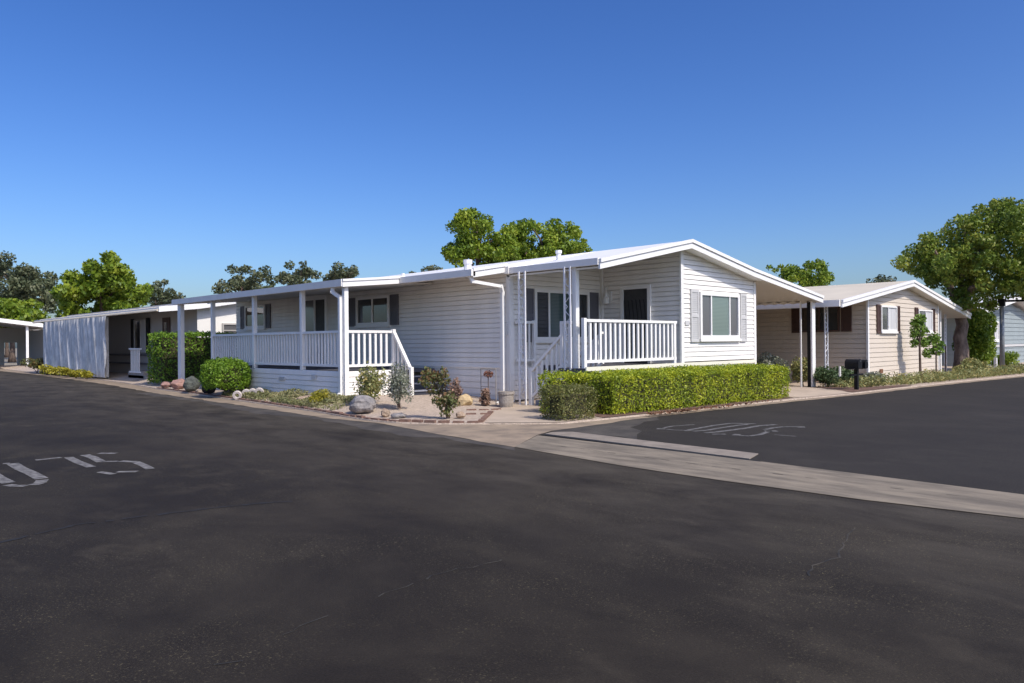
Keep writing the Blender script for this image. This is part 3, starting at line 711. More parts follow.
for i in range(4):
    y0, z1 = 15.3-.24*(i+1), .80-.165*(i+1)
    st.box(11.0, 12.2, y0+.02, 15.32, z1-.15, z1-.03); tr_.box(10.98, 12.22, y0-.01, y0+.24, z1-.028, z1)
stp = st.build('steps', 'stepblue', house); tr_.build('tread', 'steptread', stp)
window(house, 'y', UM-.012, 17.26, 18.92, 1.98, 2.80, (18.1,), ('glass_mid', 'glass_dark'))
shutter(house, 'y', UM-.016, 16.86, 17.22, 1.96, 2.80, 'slate'); shutter(house, 'y', UM-.016, 18.97, 19.33, 1.96, 2.80, 'slate')
window(house, 'y', UM-.012, 24.65, 26.2, 2.04, 2.85, (25.4,), ('glass_dark', 'glass_mid'))
shutter(house, 'y', UM-.016, 24.28, 24.6, 2.02, 2.85, 'slate'); shutter(house, 'y', UM-.016, 26.25, 26.57, 2.02, 2.85, 'slate')
# sliding door
dr = MB()
for q in ((20.55, 20.66, .82, 2.98), (21.97, 22.08, .82, 2.98), (20.66, 21.97, 2.84, 2.98)): wbox(dr, 'y', UM-.012, q[0], q[1], 0, .06, q[2], q[3])
wbox(dr, 'y', UM-.012, 21.26, 21.34, 0, .045, .82, 2.84)
dd = dr.build('sliding_door', 'trim', house)
wbox(MB(), 'y', UM-.012, 20.66, 21.26, .012, .02, .82, 2.84).build('screen', 'screenmesh', dd); wbox(MB(), 'y', UM-.012, 21.34, 21.97, .014, .022, .82, 2.84).build('pane', 'glass_grey', dd)
# skirting vent + hose box
v_ = MB(); v_.box(9.5, 9.517, 18.15, 18.45, .50, .60)
for k in range(4): v_.box(9.49, 9.5, 18.16, 18.44, .51+.024*k, .522+.024*k)
v_.build('foundation_vent', 'paleshut', house)
downspout(house, [(9.5, 15.72, 2.8), (9.45, 15.66, 2.68), (9.5, 15.42, 2.55), (9.5, 15.42, .28), (9.36, 15.38, .2)], .085)
downspout(house, [(11.1, 12.62, 2.94), (11.16, 12.6, 2.82), (11.94, 12.50, 2.74), (12.0, 12.52, 2.6), (12.0, 12.52, .1), (11.8, 12.5, .05)], .085)
MB().box(9.49, 9.515, 16.55, 16.75, .58, .70).build('outlet_box', 'paleshut', house)
# electric conduit beside the corner
MB().box(UM-.15, UM-.06, VN+.02, VN+.1, 1.62, 1.9).build('meter_box', 'paleshut', house)
# front porch in the notch
MB().box(13.3, 15.58, 10.08, VN-.02, .78, .89).build('porch_deck', 'deckdark', house)
MB().box(12.05, 13.3, 10.08, 10.85, .78, .89).build('porch_landing', 'deckdark', house)
railing(house, (12.2, 10.22), (15.5, 10.15), 1.0, 1.93, .168, .06)
post(house, 12.2, 10.47, .8, zt(12.2)-.1, .11); post(house, 12.17, 10.22, .89, 1.95, .085); post(house, 15.42, 10.15, .89, 1.93, .085)
railing(house, (12.18, 10.56), (12.18, 10.82), .92, 1.90, .09, .04); 
railing(house, (12.18, 10.85), (12.18, 11.75), .92, 1.62, .15, .045, 'stair_railing', zq=(.2, .84))
post(house, 12.18, 11.79, .03, .88, .09); post(house, 12.18, 10.84, .3, 1.9, .08)
railing(house, (13.3, 10.62), (13.3, 11.75), .95, 1.68, .15, .045, 'stair_railing', zq=(.2, .84)); post(house, 13.3, 11.79, .03, .88, .09)
st = MB()
for i in range(4): st.box(12.23, 13.25, 10.85, 11.05+.22*i, .72-.19*i-.17, .72-.19*i)
st.build('steps', 'steptread', house)
iron_post(house, 12.02, 11.9, .03, 3.05, .19); iron_post(house, 12.06, 10.58, .85, 3.05, .16)
railing(house, (12.3, 12.36), (12.85, 12.36), 1.0, 1.95, .14, .045); post(house, 12.88, 12.36, .3, 1.97, .08)
window(house, 'x', VN-.012, 13.0, 15.04, 1.5, 2.73, (13.52, 14.62), ('glass_dark', 'glass_teal', 'glass_dark'))
shutter(house, 'x', VN-.016, 12.7, 12.97, 1.45, 2.73, 'slate'); shutter(house, 'x', VN-.016, 15.08, 15.42, 1.45, 2.73, 'slate')
df = MB()
for q in ((10.9, 10.99, .9, 2.86), (11.73, 11.82, .9, 2.86), (10.99, 11.73, 2.77, 2.86)): wbox(df, 'y', 15.585, q[0], q[1], 0, .06, q[2], q[3])
door = df.build('door', 'trim', house)
wbox(MB(), 'y', 15.585, 10.99, 11.73, .008, .03, .9, 2.77).build('screen', 'screenmesh', door)
gr = MB()
for k in range(6):
    a = 11.05+.12*k; gr.tube([(15.545, a, 1.15), (15.545, a+.06, 1.6), (15.545, a, 2.05), (15.545, a+.06, 2.5)], .008, 5)
gr.build('grille', 'black', door)
MB().box(15.5, 15.55, 11.02, 11.06, 1.85, 1.98).build('handle', 'steel', door)
lt = MB(); lt.tube([(15.58, 12.2, 2.62), (15.45, 12.2, 2.7), (15.43, 12.2, 2.82), (15.5, 12.2, 2.88)], .018, 6); lt.box(15.54, 15.58, 12.12, 12.28, 2.5, 2.75)
lt.lathe((15.43, 12.2, 2.42), [(.03, 0), (.075, .02), (.085, .16), (.05, .2), (.02, .28)], 10); lt.build('porch_light', 'trim', house)
window(house, 'x', VG-.012, 16.35, 18.29, 1.5, 2.67, (16.88, 17.79), ('glass_grey', 'glass_green', 'glass_grey'), .085)
shutter(house, 'x', VG-.016, 15.95, 16.30, 1.42, 2.71, 'paleshut'); shutter(house, 'x', VG-.016, 18.36, 18.68, 1.42, 2.70, 'paleshut')
MB().box(15.72, 15.9, VG-.04, VG-.02, 1.83, 1.94).build('house_number_plate', 'paleshut', house)
# carport posts
cp = MB().box(22.52, 22.74, 9.9, 9.95, -.08, zt(22.6)-.17).build('carport_post', 'trim', house); MB().box(22.52, 22.62, 9.955, 10.06, -.08, zt(22.6)-.18).build('shaded_channel', 'black', cp)  # black box colours in the shaded side of the post
MB().box(22.42, 22.46, 10.2, 10.24, -.08, zt(22.5)-.17).build('carport_post', 'trim', house); MB().box(19.72, 19.79, 10.3, 10.37, -.02, zt(19.7)-.17).build('carport_post', 'trim', house)
post(house, 22.3, 18, -.02, zt(22.3)-.17, .12, 'carport_post', 'trim'); post(house, 22.3, 25, -.02, zt(22.3)-.17, .12, 'carport_post', 'trim')
# roof pipes
MB().lathe((11.9, 13.6, 3.1), [(.09, 0), (.09, .24), (.11, .24), (.11, .34), (0, .34)], 10).build('roof_vent', 'roofwhite', house)
MB().lathe((13.6, 12.2, 3.4), [(.06, 0), (.06, .2), (.08, .2), (.08, .27), (0, .27)], 10).build('roof_vent', 'roofwhite', house)
MB().lathe((11.9, 16.2, 3.1), [(.05, 0), (.05, .2), (0, .2)], 8).build('roof_vent', 'roofwhite', house)

# ================================================================== BEIGE NEIGHBOUR (right)
K2 = 9.6
h2 = thing('beige_mobile_home', 'beige clapboard mobile home with brown shutters behind the mailbox', 'house', (29.8, 16, -.1))
R2 = [(23.2, 2.66), (29.66, 3.6), (36.9, 2.52)]
z2 = lambda u: 2.66+(u-23.2)*(.94/6.46) if u < 29.66 else 3.6-(u-29.66)*(1.08/7.24)
wl = MB(); clap(wl, (26.1, 26), (26.1, K2), -.12, [(0, z2(26.1)-.2), (1, z2(26.1)-.2)], (-1, 0), .16, .016)
L = 33.55-26.1; clap(wl, (26.1, K2), (33.55, K2), -.12, [(0, z2(26.1)-.2), ((29.66-26.1)/L, 3.4), (1, z2(33.55)-.2)], (0, -1), .16, .016)
clap(wl, (33.55, K2), (33.55, 26), -.12, [(0, z2(33.55)-.2), (1, z2(33.55)-.2)], (1, 0), .32); wl.build('wall', 'beige', h2)
ct = MB(); ct.box(26.06, 26.16, K2-.035, K2+.03, -.1, z2(26.1)-.2); ct.build('corner_trim', 'trim', h2); ct = MB(); ct.box(33.48, 33.58, K2-.035, K2+.03, -.1, z2(33.5)-.2); ct.build('corner_trim', 'trim', h2)
slab(MB(), [(x, z-.02) for x, z in R2], K2-.3, 26.3, .12).build('roof', 'beigeroof', h2)
fb = MB(); rake(fb, R2, K2-.34, .1, .23, .05); rake(fb, R2, K2-.37, 0, .092, .08); fb.build('fascia', 'trim', h2)
gg = MB(); gg.box(23.12, 23.24, K2-.28, 24, 2.46, 2.66); gg.build('gutter', 'trim', h2)
slab(MB(), [(23.3, z2(23.3)-.17), (29.66, 3.4), (36.8, z2(36.8)-.17)], K2-.28, 26, .03).build('soffit', 'soffit', h2)
window(h2, 'x', K2-.012, 27.2, 28.72, 1.72, 2.62, (27.9,), ('glass_grey', 'curtain'), .06); window(h2, 'x', K2-.012, 31.05, 32.68, 1.72, 2.58, (31.9,), ('glass_grey', 'curtain'), .06)
for a, b in ((26.85, 27.16), (28.76, 29.05), (30.72, 31.02), (32.72, 33.02)): shutter(h2, 'x', K2-.016, a, b, 1.66, 2.64, 'brown')
window(h2, 'y', 26.085, 10.5, 11.85, 1.72, 2.6, (11.2,), ('glass_dark', 'glass_mid'), .06, 'brown', False); shutter(h2, 'y', 26.084, 10.1, 10.45, 1.72, 2.58, 'brown'); shutter(h2, 'y', 26.084, 11.88, 12.2, 1.70, 2.6, 'brown')
iron_post(h2, 24.05, 10.12, -.1, 2.5, .2, 'x', 'awning_post'); iron_post(h2, 23.35, 14.6, -.1, 2.5, .2, 'y', 'awning_post'); iron_post(h2, 23.35, 19, -.1, 2.5, .2, 'y', 'awning_post')
iron_post(h2, 35.6, 9.9, -.1, 2.5, .2, 'x', 'awning_post'); post(h2, 34.4, 9.8, -.1, z2(34.4)-.2, .14, 'awning_post', 'siding')
railing(h2, (34.5, 10.4), (36.4, 10.4), .5, 1.4, .15, .05)
MB().box(27.1, 27.35, K2-.05, K2-.016, .28, .42).build('foundation_vent', 'rust', h2)

# ================================================================== TEAL HOUSE (far right)
h4 = thing('teal_house', 'low grey green house with white eaves partly behind the street lamp', 'house', (52, 16, -.1))
wl = MB(); clap(wl, (45.5, 24), (45.5, 11.2), -.15, [(0, 2.75), (1, 2.75)], (-1, 0), .25, .02)
clap(wl, (45.5, 11.2), (60, 11.2), -.15, [(0, 2.75), (.5, 3.5), (1, 2.75)], (0, -1), .25, .02); wl.build('wall', 'teal', h4)
R4 = [(43.6, 2.85), (52.7, 4.0), (61.5, 2.85)]
slab(MB(), R4, 10.6, 24.5, .15).build('roof', 'roofwhite', h4)
fb = MB(); rake(fb, R4, 10.55, -.02, .28, .05); fb.box(43.5, 43.62, 10.6, 24.5, 2.6, 2.88); fb.build('fascia', 'trim', h4)
window(h4, 'x', 11.19, 48.2, 50.0, 1.3, 2.4, (49.1,), ('glass_dark', 'curtain'), .08)
MB().box(45.5, 60, 11.13, 11.17, .95, 1.08).build('trim_band', 'paleshut', h4)

# ================================================================== LEFT NEIGHBOUR with long awning
h3 = thing('pale_mobile_home', 'pale mobile home with long sloping awning beyond the tall clipped hedge', 'house', (14, 38, 0))
wl = MB(); clap(wl, (11.6, 47), (11.6, 29.0), .15, [(0, 2.98), (1, 2.98)], (-1, 0), 3.0, .005); wl.build('side_wall', 'grey_and_shade', h3)  # grey puts the awning's shade into the wall colour
wf = MB(); wf.prism([(11.6, 29, .1), (18, 29, .1), (18, 29, 3.35), (15.5, 29, 3.5), (11.6, 29, 2.83)], (0, .1, 0)); wf.build('front_wall', 'trim', h3)
slab(MB(), [(10.1, 2.86), (11.55, 3.0), (15.5, 3.66), (19, 3.3)], 28.7, 47.2, .09).build('roof', 'roofwhite', h3)
fb = MB(); rake(fb, [(10.06, 2.88), (11.55, 3.03), (15.5, 3.69), (19, 3.33)], 28.62, .0, .2, .06); fb.build('fascia', 'trim', h3)
b_ = MB(); b_.box(11.5, 11.58, 29.1, 47, 1.0, 1.09); b_.box(11.5, 11.58, 29.1, 47, .62, .70); b_.build('trim_band', 'slate', h3)
window(h3, 'y', 11.58, 34.4, 35.9, 1.15, 2.6, (35.1,), ('curtain', 'glass_dark'), .06, 'paleshut', False); shutter(h3, 'y', 11.57, 34.0, 34.35, 1.1, 2.65, 'dark'); shutter(h3, 'y', 11.57, 35.95, 36.3, 1.1, 2.65, 'dark')
dr = MB(); wbox(dr, 'y', 11.58, 31.7, 32.5, 0, .03, .6, 2.6); d3 = dr.build('door', 'brown', h3)
wbox(MB(), 'y', 11.55, 31.95, 32.25, 0, .02, 1.3, 2.4).build('pane', 'glass_grey', d3)
window(h3, 'x', 28.99, 12.55, 13.6, 1.75, 2.3, (), ('glass_grey',), .06, 'grey_and_shade', True, (2.02,))
MB().prism([(10.0, 28.7, 2.72), (10.02, 28.7, 2.77), (10.42, 28.7, 2.93), (10.42, 28.7, 2.89), (10.06, 28.7, 2.70)], (0, 18.5, 0)).build('gutter', 'beigeroof', h3)  # face slanted upward, shaped to catch sun along the eave
MB().box(10.14, 10.26, 35.1, 35.25, .1, 2.68).build('awning_post', 'trim', h3); MB().box(10.14, 10.26, 45.4, 45.5, .1, 2.68).build('awning_post', 'trim', h3)
railing(h3, (10.5, 31.9), (10.5, 33.2), .35, 1.35, .18, .05, 'stair_railing'); st = MB()
for i in range(2): st.box(10.5, 11.5, 31.6-.3*i, 33.4-.0*i, .1, .42-.17*i)
st.build('steps', 'pot', h3)
# hanging shade screen
n, k = 220, 16; vs = []; fs = []
for i in range(n+1):
    t = i/n; y = 34.35+10.0*t
    for j in range(k+1):
        s = j/k; w = t*46+1.6*s+.9*math.sin(t*17); vs.append((9.94-.03*math.sin(w)*(.4+.6*s)-.022*math.sin(w*2.3+4*s)-.015*math.sin(t*150+9*s), y, 2.70-2.58*s))
for i in range(n):
    for j in range(k): fs.append((i*(k+1)+j, i*(k+1)+j+1, (i+1)*(k+1)+j+1, (i+1)*(k+1)+j))
tag(MB().add(vs, fs).build('shade_screen', 'cloth', smooth=True), 'grey woven shade screen hanging from the awning edge at left', 'shade screen')

# ================================================================== FAR LEFT CARPORT
h5 = thing('carport', 'open dark carport with pale sloping roof at the far left', 'carport', (10, 60, 0))
RC = [(3.5, 4.0), (8.5, 3.45), (13.6, 2.78)]
slab(MB(), RC, 56, 64, .12).build('roof', 'roofwhite', h5); fb = MB(); rake(fb, RC, 55.95, -.01, .24, .05); fb.build('fascia', 'trim', h5)
MB().prism([(4, 64, -.02), (11.8, 64, -.02), (11.8, 64, 1.75), (12.6, 64, 1.75), (12.6, 64, -.02), (14, 64, -.02), (14, 64, 2.8), (4, 64, 2.8)], (0, -.15, 0)).build('back_wall', 'grey_and_shade', h5); MB().box(13.2, 13.35, 56.4, 64, -.02, 2.6).build('side_wall', 'grey_and_shade', h5)
post(h5, 11.65, 56.3, 0, 2.9, .14, 'post', 'trim'); post(h5, 5.2, 56.3, 0, 3.6, .14, 'post', 'trim')

# ================================================================== PLANTS
rngB = np.random.default_rng(21)
# clipped hedges and shrubs round the house
hedge('clipped_hedge', 'long low clipped hedge with yellow green top below the front gable', 11.5, 17.95, 8.66, 9.95, .0, .80, 'leaf_hedge', 2600, .04, rot=math.radians(-4.3), round_=.10, wob=.05, seed=3)
hedge('boxy_bush', 'small boxy reddish olive bush at the left end of the long hedge', 10.0, 10.9, 8.84, 9.5, .0, .62, 'leaf_bush', 2300, .034, rot=math.radians(-8), cat='bush', round_=.16, wob=.05, seed=4)
hedge('clipped_shrub', 'small flat topped green shrub between boxy bush and porch steps', 10.9, 11.8, 10.0, 10.4, .0, .82, 'leaf_hedge', 1500, .04, cat='shrub', round_=.12, seed=5)
hedge('tall_hedge', 'tall clipped green hedge behind the awning end post', 9.55, 12.9, 27.2, 28.35, .1, 1.88, 'leaf_tall', 420, .085, round_=.12, wob=.05, seed=6)
hedge('round_shrub', 'round bright green shrub in front of the side porch railing', 8.3, 9.52, 19.75, 21.0, .12, 1.06, 'leaf_round', 1300, .055, ball=True, cat='shrub', round_=.45, wob=.05, seed=8)
rb = [(8.95+a*.713+d*.7, 10.95-a*.701+d*.7, z, r, r, r*.9) for a, d, z, r in ((-.28, 0, .88, .15), (-.15, .1, .78, .16), (-.33, -.1, .74, .13), (-.02, 0, .88, .13), (.03, -.1, .76, .12), (-.2, .05, .58, .13), (-.08, .1, .55, .12), (.1, -.05, .42, .15), (0, .1, .30, .15), (.18, 0, .30, .12), (-.1, -.1, .38, .12), (.05, -.05, .16, .13))]
tree('rose_bush', 'tall rose bush with reddish new growth nearest the gutter', (9.0, 10.9, .05), (8.98, 10.92, .55), rb, 520, .062, 'leaf_rose', 'bark', .022, .012, nlimb=10, seed=9, lo=.25, cat='bush')
shrub('yellow_flowering_bush', 'sparse yellow green flowering bush beside the grey boulder', 9.2, 13.7, .15, .42, .85, 'leaf_olive', 210, .07, 11, 10, lo=.25, cat='bush')
shrub('sage_bush', 'grey green sage bush in front of the porch stair rail', 9.25, 12.75, .13, .36, .85, 'leaf_grey', 560, .045, 13, 11, lo=.3, cat='bush')
shrub('sedum_clump', 'small yellow green sedum clump on the bed below the porch wall', 8.85, 15.3, .13, .33, .26, 'leaf_yellow', 1100, .04, 10, 12, cat='plant', stems=3)
shrub('rosette_plant', 'small red brown rosette plant left of the yellow rock', 10.75, 12.75, .1, .2, .55, 'succulent', 450, .06, 8, 13, cat='plant', lo=.2)
shrub('spiky_plant', 'dark spiky plant right of the yellow rock by the wall', 11.15, 12.3, .05, .22, .38, 'succulent', 700, .055, 8, 14, cat='plant', lo=.2)
# ground cover on the bed (uncountable)
P = []
for i in range(15000):
    y = rngB.uniform(14.0, 20.6); e = edge_x(y); x = e+.22+rngB.random()*(1.05 if y < 19 else .75)
    if x > 9.45: continue
    w = math.sin(x*5+y*2.1)+math.sin(y*3.7-x*2)
    if w < -.5 and rngB.random() < .8: continue
    P.append((x, y, H(x, y)+.01+.09*rngB.random()*(1+.4*w)))
P = np.array(P); Nn = np.tile([0, 0, 1.], (len(P), 1))
tag(link('ground_cover', leaf_mesh('ground_cover', P, Nn, .065*(.6+.8*NR.random(len(P))), .4, .35), 'leaf_ground'), 'low grey green ground cover between porch wall and brick edging', 'ground cover', kind='stuff')
P = []
for i in range(17000):
    x = rngB.uniform(22.6, 41); e = 7.76-(x-22.9)*.0835; y = e+.25+rngB.random()**1.3*1.9
    w = math.sin(x*1.9)+math.sin(x*4.1+y*3)
    if x < 24.5 and y < 8.4 or (w < -.3 and rngB.random() < .75): continue
    P.append((x, y, max(-.1, H(x, y))+.03+rngB.random()*(.22+.09*w)))
P = np.array(P); Nn = np.tile([0, 0, 1.], (len(P), 1))
tag(link('ground_cover', leaf_mesh('ground_cover', P, Nn, .10*(.6+.8*NR.random(len(P))), .35, .25), 'leaf_olive'), 'loose olive flowering ground cover along the beige house kerb', 'ground cover', kind='stuff')
# dry leaf litter on the kerb below the hedge
P = []
for i in range(420):
    x = 11.9+abs(rngB.normal())*1.7; y = 8.57-(x-11.3)*.078-rngB.random()*.2; P.append((x, y, .05+.02*rngB.random()))
P = np.array(P); Nn = np.tile([0, 0, 1.], (len(P), 1))
tag(link('leaf_litter', leaf_mesh('leaf_litter', P, Nn, .06*(.5+NR.random(len(P))), .6, 1.2), 'rust'), 'dry brown leaf litter on the kerb below the long hedge', 'leaf litter', kind='stuff')
# shrubs by the driveway and mailbox
for i, (x, y, rx, h, lab, ml) in enumerate([
        (22.6, 11.3, .75, .95, 'leafy grey green shrub just left of the white carport post', 'leaf_grey'), (23.0, 9.6, .7, .62, 'dark low shrub between carport post and mailbox', 'leaf_dark'),
        (24.0, 9.55, .75, .60, 'dark low shrub directly behind the mailbox', 'leaf_dark'), (24.9, 9.1, .55, .5, 'low green shrub at the corner of the beige house', 'leaf_grey'),
        (23.4, 10.6, .5, .85, 'yellow green shrub below the white iron awning post', 'leaf_olive'), (21.9, 12.6, .5, .75, 'pale leafy shrub behind the right end of the long hedge', 'leaf_grey')]):
    shrub('shrub', lab, x, y, H(x, y), rx, h, ml, 420, .075, 10, 30+i, ry=.55, lo=.4, stems=4)
for i, (x, y, rx, h, lab) in enumerate([(34.4, 8.7, .7, .7, 'rusty orange flowering shrub left of the big tree trunk'), (35.4, 8.5, .6, .55, 'low olive shrub at the foot of the big tree'), (33.2, 8.6, .55, .5, 'low mixed shrub right of the staked young tree'), (46.5, 10.2, .9, .8, 'green shrub below the teal house at the right edge')]):
    shrub('shrub', lab, x, y, -.08, rx, h, 'leaf_olive' if i < 3 else 'leaf_mid', 300, .09, 9, 40+i, lo=.35, stems=4)
shrub('tall_shrub', 'tall rounded green shrub between the big trunk and street lamp', 41.6, 10.2, -.1, 1.15, 2.75, 'leaf_mid', 260, .14, 18, 50, lo=.5)
for i, (x, y, rx, h) in enumerate([(9.95, 46.0, .8, .7), (9.72, 43.0, .55, .42), (9.65, 41.0, .5, .38), (9.6, 39.0, .52, .36), (9.5, 37.0, .5, .34), (9.45, 35.3, .45, .3)]):
    shrub('low_shrub', ['brown green bush at the far left end of the shade screen', 'low green plant second from the far end of the shade screen', 'low green plant third from the far end of the shade screen', 'low green plant at the middle of the shade screen', 'low green plant second from the near end of the shade screen', 'low green plant at the near end of the shade screen'][i],
          x, y, .08, rx, h, 'leaf_rose' if i == 0 else 'leaf_yellow', 260, .09, 8, 60+i, lo=.4, stems=3, cat='plant')
# young staked tree by the beige house
bl = [(29.25+a*.713, 8.85-a*.701, z, r, r, r) for a, z, r in ((-.25, 2.0, .2), (-.1, 2.15, .2), (-.3, 1.65, .2), (-.05, 1.75, .22), (.3, 1.35, .2), (.5, 1.05, .2), (.15, .95, .18), (.42, 1.5, .18), (-.3, 1.3, .16), (0, 1.35, .2), (.6, 1.25, .15))]
yt = tree('young_tree', 'slim young green tree with stakes in front of the beige wall', (29.1, 8.9, -.05), (29.05, 8.92, 1.9), bl, 300, .11, 'leaf_young', 'bark', .05, .025, nlimb=6, seed=4, lo=.3)
for dx in (.45, .8): MB().box(29.0+dx, 29.04+dx, 8.75-dx*.6, 8.79-dx*.6, -.05, 1.2).build('stake', 'bark', yt)
# street tree with the big crown
BIG = [(35.58,10.51,5.08,0.67),(38.7,10.79,5.82,0.82),(35.6,9.13,5.9,0.88),(36.49,8.73,6.1,0.91),(37.69,8.0,6.45,0.86),(41.71,8.09,6.91,0.88),(34.91,9.26,4.66,0.82),(38.76,9.18,5.12,1.03),(37.08,7.85,5.37,1.06),(39.8,7.18,5.08,1.06),(40.21,9.84,3.75,0.66),(37.7,8.72,4.09,0.81),(38.8,8.1,4.23,0.76),(40.39,7.25,4.37,0.95),(35.82,8.82,2.94,0.43),(36.18,9.49,3.29,0.41),(40.47,6.7,5.41,1.05),(35.47,10.34,4.37,0.56),(37.01,10.37,4.3,0.59),(36.45,9.74,3.64,0.55),(36.83,11.82,4.81,0.4),(41.04,9.14,3.61,0.62),(35.02,10.02,4.55,0.63),(39.07,7.79,3.67,0.65),(39.96,6.92,3.84,0.69),(34.97,10.76,4.31,0.29),(34.89,10.89,5.11,0.48),(39.78,7.85,3.93,0.3),(37.83,7.73,7.07,0.37),(34.38,8.1,4.67,0.34),(36.17,8.62,3.95,0.27),(36.38,10.53,4.82,0.28),(39.8,7.28,5.18,0.39),(35.4,7.24,5.87,0.32),(35.07,9.43,4.57,0.37),(36.94,6.46,4.59,0.37),(36.55,11.34,4.64,0.43),(37.17,6.6,3.19,0.35),(36.01,6.81,3.81,0.3),(39.17,6.9,3.34,0.41),(37.89,9.26,5.32,0.32),(35.56,7.34,6.44,0.38),(37.69,6.61,3.84,0.36),(37.42,8.62,5.55,0.42),(36.61,7.84,3.68,0.31),(36.04,6.61,4.42,0.37),(39.28,5.67,5.69,0.4),(31.68,10.39,4.48,0.31),(35.8,6.38,4.02,0.31),(35.59,9.97,4.63,0.29),(34.17,9.5,4.1,0.3),(37.73,9.07,7.01,0.38),(37.45,7.78,4.1,0.37),(36.24,6.87,6.32,0.35),(39.65,8.2,4.74,0.37),(36.69,5.98,6.03,0.42),(35.08,9.2,4.98,0.46),(36.85,10.73,3.97,0.4),(35.72,8.82,6.28,0.3),(38.81,8.23,6.5,0.46),(35.1,8.05,5.26,0.44),(36.84,7.06,4.46,0.35),(41.79,6.46,5.93,0.25),(34.33,9.36,3.84,0.31),(34.88,7.28,6.26,0.46),(37.85,5.73,5.91,0.32),(33.55,10.0,5.16,0.33),(40.56,6.97,4.54,0.46),(37.26,10.13,4.91,0.34),(34.68,10.15,4.99,0.44),(38.85,7.52,3.8,0.33),(35.03,8.76,6.1,0.3),(34.97,10.4,5.27,0.36),(37.59,7.59,5.94,0.47),(35.24,6.88,4.07,0.32),(36.13,10.57,4.13,0.35),(34.89,8.28,3.61,0.35),(39.43,5.89,5.11,0.39),(37.63,8.35,6.89,0.43),(40.62,6.63,5.01,0.29),(35.67,8.28,4.75,0.4),(38.0,6.31,6.09,0.37),(38.49,8.18,7.37,0.28),(38.22,7.74,6.55,0.41),(38.21,8.83,2.9,0.33),(37.74,9.28,4.41,0.23),(37.48,9.5,6.34,0.34),(39.03,6.76,6.14,0.34),(35.57,9.32,2.87,0.3),(35.63,6.83,5.43,0.28),(38.31,8.83,2.91,0.25),(39.01,7.4,5.11,0.37),(36.73,6.43,4.76,0.39),(34.88,8.25,4.55,0.32),(38.86,9.58,5.9,0.33),(38.09,10.33,4.05,0.31),(35.98,6.56,4.82,0.31),(35.17,7.17,5.46,0.36),(36.7,7.81,6.75,0.37),(37.7,6.1,4.1,0.27),(35.17,10.17,4.6,0.49),(38.47,7.2,3.48,0.46),(33.56,10.0,5.54,0.32),(38.59,6.65,5.16,0.3),(36.47,6.02,5.26,0.37),(36.88,9.23,4.4,0.31),(35.04,7.46,4.32,0.39),(36.97,9.5,4.0,0.4),(37.55,7.87,3.83,0.35),(39.05,6.87,5.02,0.3),(39.01,7.47,4.22,0.24),(36.53,7.76,6.56,0.37),(38.76,7.8,5.3,0.44),(35.29,10.68,5.38,0.29),(33.05,9.22,4.43,0.49),(36.97,7.63,3.75,0.3),(35.6,9.9,4.63,0.4),(38.96,6.95,5.88,0.49),(34.75,10.3,4.21,0.35),(35.74,8.77,4.3,0.29),(38.94,6.4,4.45,0.29),(40.42,6.89,4.61,0.41),(36.55,6.17,4.05,0.43),(35.7,7.54,3.54,0.3),(36.39,8.16,7.03,0.3),(40.68,7.62,5.0,0.37),(37.4,10.45,4.52,0.48),(34.34,8.39,4.2,0.29),(36.69,7.13,4.24,0.38),(35.55,6.79,5.25,0.31),(36.34,10.62,5.18,0.4),(39.77,7.95,6.0,0.31),(33.83,9.9,5.31,0.3),(38.04,8.77,6.29,0.29),(37.0,9.9,5.38,0.32),(34.11,8.82,4.88,0.37),(38.23,9.47,4.94,0.42),(37.08,7.19,5.74,0.32),(40.98,7.37,6.68,0.38),(37.76,7.73,5.9,0.44),(38.27,7.22,5.98,0.39),(38.68,8.56,7.3,0.41),(37.21,8.59,5.81,0.28),(34.3,8.02,5.31,0.3),(34.86,8.59,5.39,0.39),(39.6,7.22,5.08,0.33),(37.98,9.7,3.57,0.31),(36.32,7.3,5.96,0.3),(37.0,9.97,4.47,0.39),(35.35,6.94,3.4,0.37),(38.39,6.52,4.16,0.36),(35.79,7.7,3.52,0.31),(36.43,9.1,4.52,0.34),(37.16,6.67,5.59,0.33),(35.85,7.0,4.77,0.38)]
